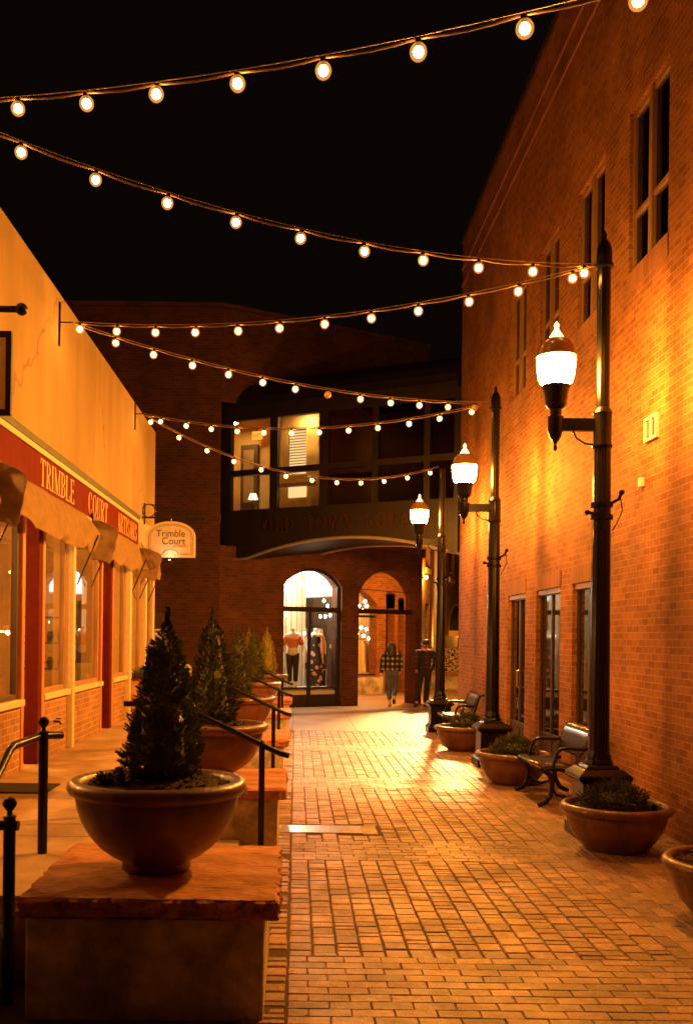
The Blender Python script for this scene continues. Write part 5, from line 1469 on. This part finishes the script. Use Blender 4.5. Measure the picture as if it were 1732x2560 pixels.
t = thing('painted_cabinet', (-1.9, 16.1, TZ), 'taller green and orange painted cabinet behind the foreground conifer', 'cabinet')
q = MB(); q.box(-2.12, -1.72, 15.95, 16.3, TZ + 0.02, 1.2); q.build('body', M['mural_green'], t, False, 0.02)
q = MB(); q.frustum(-1.92, 16.125, 0.2, 0.15, 1.201, 1.26, 0.175, 0.12); q.build('top', M['mural_green'], t, False, 0.01)
t = thing('notice_board', (-2.85, 20.2, 1.2), 'white printed notice on a dark stand past the shop corner', 'notice')
q = MB(); q.box(-3.05, -2.68, 20.2, 20.215, 1.28, 1.86); q.build('sheet', M['white_paint'], t, False)
q = MB()
q.box(-2.98, -2.75, 20.195, 20.199, 1.79, 1.83)
for k in range(15): q.box(-3.0, -2.74 - 0.05 * random.random(), 20.195, 20.199, 1.33 + k * 0.028, 1.337 + k * 0.028)
q.build('printing', M['wood'], t, False)
q = MB(); q.box(-3.08, -2.65, 20.216, 20.24, 0.9, 2.2); q.box(-2.9, -2.83, 20.22, 20.26, TZ, 0.9); q.build('stand', M['dark_wood'], t, False)
q = MB(); q.box(XL - 0.02, XL + 0.06, 17.2, 17.3, 3.2, 3.5); tag(q.build('meter_box', M['white_paint'], None, False, 0.01), 'small pale box on the stucco corner above the end awning', 'box')

# ------------------------------------------------------------------ people and mannequins
def skin_mesh(pts, edges, radii, sub=2):
    me = bpy.data.meshes.new('tmp_body'); me.from_pydata([tuple(p) for p in pts], edges, [])
    o = bpy.data.objects.new('tmp_body', me); C.objects.link(o)
    md = o.modifiers.new('skin', 'SKIN'); md.use_smooth_shade = True
    for i, r in enumerate(radii):
        sv = me.skin_vertices[0].data[i]
        sv.radius = r if isinstance(r, tuple) else (r, r)
        sv.use_root = (i == 0)
    sb = o.modifiers.new('sub', 'SUBSURF'); sb.levels = sub; sb.render_levels = sub
    dg = bpy.context.evaluated_depsgraph_get()
    m2 = bpy.data.meshes.new_from_object(o.evaluated_get(dg))
    bpy.data.objects.remove(o)
    return [v.co.copy() for v in m2.vertices], [tuple(p.vertices) for p in m2.polygons]
def hand(q, wrist, d, side):
    """palm, four unequal curled fingers and a thumb, wrist -> along d"""
    w = Vector(wrist); d = Vector(d).normalized(); s = Vector((0, 1, 0)); o = Vector((side, 0, 0))
    q.tube([w, w + d * 0.03, w + d * 0.085], [0.024, 0.034, 0.032], 10)
    for k, L in enumerate((0.062, 0.075, 0.07, 0.055)):
        b = w + d * 0.078 + s * (0.026 - 0.0175 * k)
        q.tube([b, b + d * L * 0.45, b + d * L * 0.8 - o * 0.012, b + d * L * 0.95 - o * 0.026], [0.0095, 0.009, 0.008, 0.0065], 8)
    b = w + d * 0.025 + s * 0.028
    q.tube([b, b + d * 0.03 + s * 0.025, b + d * 0.06 + s * 0.03 - o * 0.008], [0.012, 0.0105, 0.008], 8)
def person(loc, rz, H, J, label, clothes, hair_pts, bag=None):
    """J: joint table in metres for a 1.70 m figure, facing +Y"""
    t = thing('person', (0, 0, 0), label, 'person')
    k = H / 1.70
    P = {a: Vector(b) * k for a, b in J.items()}
    names = ['pelvis', 'waist', 'chest', 'shoulder_mid', 'neck', 'skull_low', 'skull_mid', 'skull_top', 'face',
             'sh_l', 'el_l', 'wr_l', 'sh_r', 'el_r', 'wr_r', 'hip_l', 'kn_l', 'an_l', 'heel_l', 'toe_l', 'hip_r', 'kn_r', 'an_r', 'heel_r', 'toe_r']
    E = [(0, 1), (1, 2), (2, 3), (3, 4), (4, 5), (5, 6), (6, 7), (6, 8), (3, 9), (9, 10), (10, 11), (3, 12), (12, 13), (13, 14),
         (0, 15), (15, 16), (16, 17), (17, 18), (17, 19), (0, 20), (20, 21), (21, 22), (22, 23), (22, 24)]
    rad = {'pelvis': (0.125, 0.10), 'waist': (0.115, 0.09), 'chest': (0.135, 0.10), 'shoulder_mid': (0.10, 0.08), 'neck': 0.052, 'skull_low': 0.065, 'skull_mid': (0.078, 0.09), 'skull_top': 0.055, 'face': 0.05,
           'sh_l': 0.058, 'el_l': 0.042, 'wr_l': 0.028, 'hip_l': 0.088, 'kn_l': 0.058, 'an_l': 0.04, 'heel_l': 0.032, 'toe_l': 0.028}
    R = []
    for a in names:
        b = rad.get(a) or rad[a.replace('_r', '_l')]
        R.append(tuple(x * k for x in b) if isinstance(b, tuple) else b * k)
    vs, fs = skin_mesh([P[a] for a in names], E, R)
    q = MB(); q.add(vs, fs)
    for sd, e, w in ((-1, 'el_l', 'wr_l'), (1, 'el_r', 'wr_r')):
        hand(q, P[w], P[w] - P[e], sd)
    q.ball(P['face'] + Vector((0, 0.052, 0.0)) * k, 0.016 * k, 8, 6, 1.4)                                  # nose
    for sx in (-1, 1): q.ball(P['skull_mid'] + Vector((sx * 0.084, -0.0, -0.012)) * k, 0.022 * k, 8, 6, 1.5)  # ears
    q.build('body', M['skin'], t)
    for nm, seq, rr, mat in clothes:
        ids, ed, r2 = [], [], []
        for chain in seq:
            prev = None
            for a in chain:
                if a not in ids: ids.append(a)
                if prev is not None: ed.append((ids.index(prev), ids.index(a)))
                prev = a
        pts = []
        for a in ids:
            v, r = rr[a] if isinstance(rr[a], tuple) and isinstance(rr[a][0], (tuple, list)) else (None, rr[a])
            pts.append(Vector(v) * k if v is not None else P[a]); r2.append(tuple(x * k for x in r) if isinstance(r, tuple) else r * k)
        vs, fs = skin_mesh(pts, list(dict.fromkeys(ed)), r2)
        q = MB(); q.add(vs, fs); q.build(nm, mat, t)
    vs, fs = skin_mesh([Vector(p[0]) * k for p in hair_pts], [(i, i + 1) for i in range(len(hair_pts) - 1)], [(p[1][0] * k, p[1][1] * k) for p in hair_pts])
    q = MB(); q.add(vs, fs)
    # loose strands break the outline
    random.seed(int(H * 100))
    for i in range(160):
        p = random.choice(vs); d = Vector((random.uniform(-.4, .4), random.uniform(-.4, .2), -1))
        sprig(q, p, d, random.uniform(0.03, 0.07), 0.003, random.uniform(0, PI))
    q.build('hair', M['hair'], t, True)
    t.location = loc; t.rotation_euler = (0, 0, rz)
    return t, P
JW = dict(pelvis=(0, 0, 0.93), waist=(0, 0, 1.08), chest=(0, 0.01, 1.24), shoulder_mid=(0, 0, 1.38), neck=(0, 0.0, 1.46), skull_low=(0, 0.015, 1.53), skull_mid=(0, 0.015, 1.60), skull_top=(0, 0.01, 1.665), face=(0, 0.075, 1.565),
          sh_l=(-0.175, 0, 1.37), el_l=(-0.235, -0.03, 1.10), wr_l=(-0.255, 0.05, 0.87), sh_r=(0.175, 0, 1.37), el_r=(0.245, -0.05, 1.12), wr_r=(0.215, 0.10, 0.93),
          hip_l=(-0.085, 0, 0.90), kn_l=(-0.07, 0.06, 0.50), an_l=(-0.035, -0.02, 0.09), heel_l=(-0.035, -0.07, 0.04), toe_l=(-0.045, 0.12, 0.03),
          hip_r=(0.085, 0, 0.90), kn_r=(0.105, 0.08, 0.52), an_r=(0.07, -0.14, 0.22), heel_r=(0.07, -0.20, 0.22), toe_r=(0.075, -0.08, 0.09))
clothes_w = [
    ('plaid_jacket', [('pelvis', 'waist', 'chest', 'shoulder_mid'), ('shoulder_mid', 'sh_l', 'el_l', 'wr_l'), ('shoulder_mid', 'sh_r', 'el_r', 'wr_r')],
     {'pelvis': ((0, 0, 0.82), (0.205, 0.15)), 'waist': (0.19, 0.135), 'chest': (0.175, 0.13), 'shoulder_mid': (0.13, 0.10), 'sh_l': 0.085, 'el_l': 0.075, 'wr_l': 0.062, 'sh_r': 0.085, 'el_r': 0.075, 'wr_r': 0.062}, M['plaid_cream']),
    ('jeans', [('pelvis', 'hip_l', 'kn_l', 'an_l'), ('pelvis', 'hip_r', 'kn_r', 'an_r')],
     {'pelvis': (0.135, 0.11), 'hip_l': 0.10, 'kn_l': 0.073, 'an_l': ((-0.04, -0.01, 0.17), 0.058), 'hip_r': 0.10, 'kn_r': 0.073, 'an_r': ((0.075, -0.12, 0.27), 0.058)}, M['jeans']),
    ('shoe', [('heel_l', 'an_l', 'toe_l')], {'heel_l': 0.042, 'an_l': ((-0.036, 0.0, 0.065), 0.048), 'toe_l': 0.036}, M['shoe']),
    ('shoe', [('heel_r', 'an_r', 'toe_r')], {'heel_r': 0.042, 'an_r': ((0.07, -0.15, 0.17), 0.046), 'toe_r': 0.036}, M['shoe'])]
pw, PW = person((2.38, 24.35, 0.01), -0.1, 1.64, JW, 'woman with long dark hair walking away in a cream and black checked jacket', clothes_w,
       [((0, 0.0, 1.655), (0.075, 0.08)), ((0, -0.015, 1.60), (0.105, 0.105)), ((0, -0.045, 1.50), (0.115, 0.085)), ((0, -0.075, 1.38), (0.125, 0.06)), ((0, -0.09, 1.29), (0.09, 0.035))])
JM = dict(JW)
JM.update(kn_l=(-0.14, 0.03, 0.50), an_l=(-0.24, -0.14, 0.12), heel_l=(-0.25, -0.20, 0.09), toe_l=(-0.24, 0.0, 0.03), hip_l=(-0.09, 0, 0.90), kn_r=(0.09, 0.12, 0.50), an_r=(0.06, 0.12, 0.09), heel_r=(0.06, 0.06, 0.04), toe_r=(0.075, 0.26, 0.03),
          sh_l=(-0.195, 0, 1.38), sh_r=(0.195, 0, 1.38), el_l=(-0.235, -0.07, 1.12), wr_l=(-0.19, 0.06, 0.95), el_r=(0.255, -0.07, 1.12), wr_r=(0.20, 0.05, 0.94), face=(-0.05, 0.065, 1.565))
clothes_m = [
    ('plaid_shirt', [('pelvis', 'waist', 'chest', 'shoulder_mid'), ('shoulder_mid', 'sh_l', 'el_l', 'wr_l'), ('shoulder_mid', 'sh_r', 'el_r', 'wr_r')],
     {'pelvis': ((0, 0, 0.92), (0.165, 0.125)), 'waist': (0.165, 0.12), 'chest': (0.18, 0.125), 'shoulder_mid': (0.14, 0.095), 'sh_l': 0.08, 'el_l': 0.064, 'wr_l': 0.048, 'sh_r': 0.08, 'el_r': 0.064, 'wr_r': 0.048}, M['plaid_red']),
    ('trousers', [('pelvis', 'hip_l', 'kn_l', 'an_l'), ('pelvis', 'hip_r', 'kn_r', 'an_r')],
     {'pelvis': (0.14, 0.115), 'hip_l': 0.105, 'kn_l': 0.082, 'an_l': 0.075, 'hip_r': 0.105, 'kn_r': 0.082, 'an_r': 0.075}, M['black_cloth']),
    ('shoe', [('heel_l', 'an_l', 'toe_l')], {'heel_l': 0.045, 'an_l': 0.05, 'toe_l': 0.04}, M['shoe']),
    ('shoe', [('heel_r', 'an_r', 'toe_r')], {'heel_r': 0.045, 'an_r': ((0.06, 0.12, 0.07), 0.05), 'toe_r': 0.04}, M['shoe'])]
person((3.20, 24.3, 0.01), 0.12, 1.70, JM, 'man with short dark hair striding away in a dark red plaid shirt and black trousers', clothes_m,
       [((0, 0.0, 1.69), (0.085, 0.09)), ((0.005, -0.015, 1.63), (0.098, 0.105)), ((0.005, -0.045, 1.55), (0.075, 0.055))])
t = thing('paper_bag', (2.13, 24.38, 0.68), 'small white paper bag held low in the woman\'s hand', 'bag')
q = MB(); q.frustum(2.13, 24.40, 0.045, 0.05, 0.62, 0.76, 0.03, 0.035); q.build('bag', M['white_paint'], t, False)
q = MB(); q.tube([(2.10, 24.40, 0.76), (2.12, 24.40, 0.81), (2.14, 24.40, 0.81), (2.16, 24.40, 0.76)], 0.004, 6); q.build('handle', M['white_paint'], t)

def mannequin(s, d, z0, label, top_mat, low_mat, dress=False):
    bx = W2(s, z0, d)
    t = thing('mannequin', bx, label, 'mannequin', 'mannequins in the arched shop window')
    V = lambda x, y, z: Vector((bx[0] + x, bx[1] + y, bx[2] + z))
    pts = [V(0, 0, 0.86), V(0, 0, 1.05), V(0, 0, 1.22), V(0, 0, 1.34), V(0, 0, 1.42), V(0, 0, 1.52), V(-0.17, 0, 1.32), V(-0.23, 0.02, 1.08), V(-0.20, -0.08, 0.88), V(0.17, 0, 1.32), V(0.24, 0.02, 1.08), V(0.24, -0.04, 0.84),
           V(-0.08, 0, 0.84), V(-0.07, 0, 0.45), V(-0.07, 0, 0.07), V(-0.08, -0.10, 0.03), V(0.08, 0, 0.84), V(0.08, 0, 0.45), V(0.08, 0, 0.07), V(0.09, -0.10, 0.03)]
    ed = [(0, 1), (1, 2), (2, 3), (3, 4), (4, 5), (3, 6), (6, 7), (7, 8), (3, 9), (9, 10), (10, 11), (0, 12), (12, 13), (13, 14), (14, 15), (0, 16), (16, 17), (17, 18), (18, 19)]
    rd = [(0.12, 0.09), (0.10, 0.08), (0.12, 0.09), (0.09, 0.07), 0.045, 0.07, 0.05, 0.036, 0.025, 0.05, 0.036, 0.025, 0.08, 0.055, 0.035, 0.03, 0.08, 0.055, 0.035, 0.03]
    vs, fs = skin_mesh(pts, ed, rd); q = MB(); q.add(vs, fs); q.build('body', M['white_paint'], t)
    if dress:
        q = MB(); q.lathe([(0.10, 1.33), (0.135, 1.2), (0.115, 1.02), (0.15, 0.85), (0.19, 0.5), (0.23, 0.06), (0.22, 0.06)], 20, bx); q.build('dress', low_mat, t)
    else:
        vs, fs = skin_mesh([V(0, 0, 0.98), V(0, 0, 1.12), V(0, 0, 1.26), V(-0.15, 0, 1.27), V(-0.24, 0, 1.05), V(0.15, 0, 1.27), V(0.24, 0, 1.06)], [(0, 1), (1, 2), (2, 3), (3, 4), (2, 5), (5, 6)], [(0.17, 0.13), (0.15, 0.12), (0.14, 0.11), 0.08, 0.075, 0.08, 0.075])
        q = MB(); q.add(vs, fs); q.build('sweater', top_mat, t)
        vs, fs = skin_mesh([V(0, 0, 0.9), V(-0.08, 0, 0.82), V(-0.075, 0, 0.45), V(-0.07, 0, 0.14), V(0.08, 0, 0.82), V(0.08, 0, 0.45), V(0.08, 0, 0.14)], [(0, 1), (1, 2), (2, 3), (0, 4), (4, 5), (5, 6)], [(0.135, 0.10), 0.10, 0.075, 0.06, 0.10, 0.075, 0.06])
        q = MB(); q.add(vs, fs); q.build('trousers', low_mat, t)
M['coral'] = pm('coral_knit', (0.62, 0.22, 0.10), 0.9, var=0.2, scale=20)
M['floral'] = spots_mat('floral_print', (0.02, 0.02, 0.03), (0.75, 0.42, 0.32), 7.5, 0.36)
mannequin(2.31, 0.55, 0.45, 'mannequin in a coral sweater and dark trousers in the left pane', M['coral'], M['black_cloth'])
mannequin(3.02, 0.62, 0.45, 'mannequin in a long dark floral dress in the right pane', None, M['floral'], True)
# shop lights for the arcade display
t = thing('display_light', W2(2.3, 3.3, 0.9), 'bright spotlight hung above the shop mannequins', 'spotlight')
p = W2(2.3, 3.25, 0.75)
q = MB(); q.lathe([(0.03, 0.0), (0.045, 0.02), (0.03, 0.10), (0.001, 0.11)], 14, p); q.tube([(p[0], p[1], p[2] + 0.1), (p[0], p[1], 3.6)], 0.006, 6); q.build('housing', M['iron'], t)
ld = bpy.data.lights.new('display_spot', 'POINT'); ld.energy = 320; ld.color = (1.0, 0.80, 0.55); ld.shadow_soft_size = 0.05
lo = bpy.data.objects.new('display_spot', ld); C.objects.link(lo); lo.parent = t; lo.location = Vector((p[0], p[1], p[2] - 0.06)) - t.location

t = thing('street_lamp', (5.4, 29.2, 0), 'tall street lamp standing in the side street beyond the footbridge', 'street lamp')
q = MB(); q.tube([(5.4, 29.2, 0), (5.4, 29.2, 5.8), (5.2, 29.15, 5.95), (4.75, 29.0, 5.92)], [0.08, 0.055, 0.045, 0.04], 12); q.build('pole', M['post_paint'], t)
q = MB(); q.frustum(4.6, 28.98, 0.10, 0.2, 5.86, 5.94, 0.08, 0.12); q.frustum(4.6, 28.98, 0.2, 0.1, 5.94, 6.00, 0.12, 0.06); q.build('head', M['post_paint'], t, False, 0.01)
q = MB(); q.box(4.52, 4.68, 28.92, 29.04, 5.835, 5.855); q.build('lens', M['sconce_glow'], t, False)
ld = bpy.data.lights.new('street_lamp_light', 'SPOT'); ld.energy = 25000; ld.color = (1.0, 0.50, 0.16); ld.shadow_soft_size = 0.08
ld.shadow_soft_size = 0.30; ld.spot_size = math.radians(46); ld.spot_blend = 0.5
lo = bpy.data.objects.new('street_lamp_light', ld); C.objects.link(lo); lo.parent = t
lo.location = Vector((4.6, 28.98, 5.8)) - t.location
lo.rotation_euler = (Vector((1.2, 15.5, 0)) - Vector((4.6, 28.98, 5.8))).to_track_quat('-Z', 'Y').to_euler()

random.seed(77)
for k, (s_, d_, h_, lab) in enumerate([(1.98, 0.85, 1.15, 'folded pale garments on a low stand at the left edge of the shop window'), (3.45, 1.3, 0.95, 'dark side table beside the floral dress mannequin')]):
    t = thing('display_stand', W2(s_, 0.44, d_), lab, 'stand')
    q = MB(); strip(q, s_ - 0.16, s_ + 0.16, 0.441, 0.441 + h_ * 0.5, d_ - 0.12, d_ + 0.12); q.build('base', M['dark_wood'] if k else M['white_paint'], t, False, 0.01)
    q = MB()
    for j in range(4): strip(q, s_ - 0.13 + 0.01 * random.random(), s_ + 0.13, 0.445 + h_ * 0.5 + j * 0.045, 0.485 + h_ * 0.5 + j * 0.045, d_ - 0.10, d_ + 0.09)
    q.build('folded_cloth', M['cream'] if not k else M['coral'], t, False, 0.012)
for k in range(9):
    t = thing('hanging_garment', W2(3.60, 1.3, 1.2 + 0.11 * k), 'garment hanging on the dark back wall of the arched shop', 'garment', 'garments hung on the back wall of the arched shop')
    p = W2(3.58, 0, 1.25 + 0.13 * k)
    q = MB(); q.tube([(p[0], p[1], 1.95), (p[0], p[1], 1.85), (p[0], p[1], 1.5), (p[0] + 0.01, p[1], 1.02 + 0.1 * random.random())], [0.02, 0.05, 0.055, 0.07], 8); q.build('cloth', M[('coral', 'cream', 'black_cloth', 'canvas', 'jeans')[k % 5]], t)
    q = MB(); q.tube([(p[0], p[1], 1.95), (p[0], p[1], 2.02)], 0.004, 5); q.build('hanger', M['iron'], t)
q = MB(); q.tube([W2(3.58, 2.02, 1.15), W2(3.58, 2.02, 2.4)], 0.012, 6); q.tube([W2(3.58, 2.02, 1.15), W2(3.69, 2.02, 1.15)], 0.01, 6); q.tube([W2(3.58, 2.02, 2.4), W2(3.69, 2.02, 2.4)], 0.01, 6)
tag(q.build('clothes_rail', M['iron']), 'black rail holding garments along the back wall of the arched shop', 'clothes rail')
# a few dry leaves blown against the kerbs
M['leaf'] = pm('dry_leaf', (0.30, 0.17, 0.07), 0.8, var=0.3, island=0.4)
random.seed(15); q = MB()
for k in range(70):
    x = random.choice((random.gauss(-0.12, 0.05), random.gauss(3.2, 0.1), random.uniform(0, 3.2))); y = random.uniform(4.3, 17)
    if x > XR - 0.05 or x < -0.12: continue
    a = random.uniform(0, 6.28); L_ = random.uniform(0.012, 0.026)
    sprig(q, Vector((x, y, 0.006)), Vector((math.cos(a), math.sin(a), 0.12)), L_ * 2, L_ * 0.5, random.uniform(-.3, .3))
tag(q.build('fallen_leaves', M['leaf'], None, False), 'scattered small dry leaves on the alley pavers', 'leaves', kind='stuff')
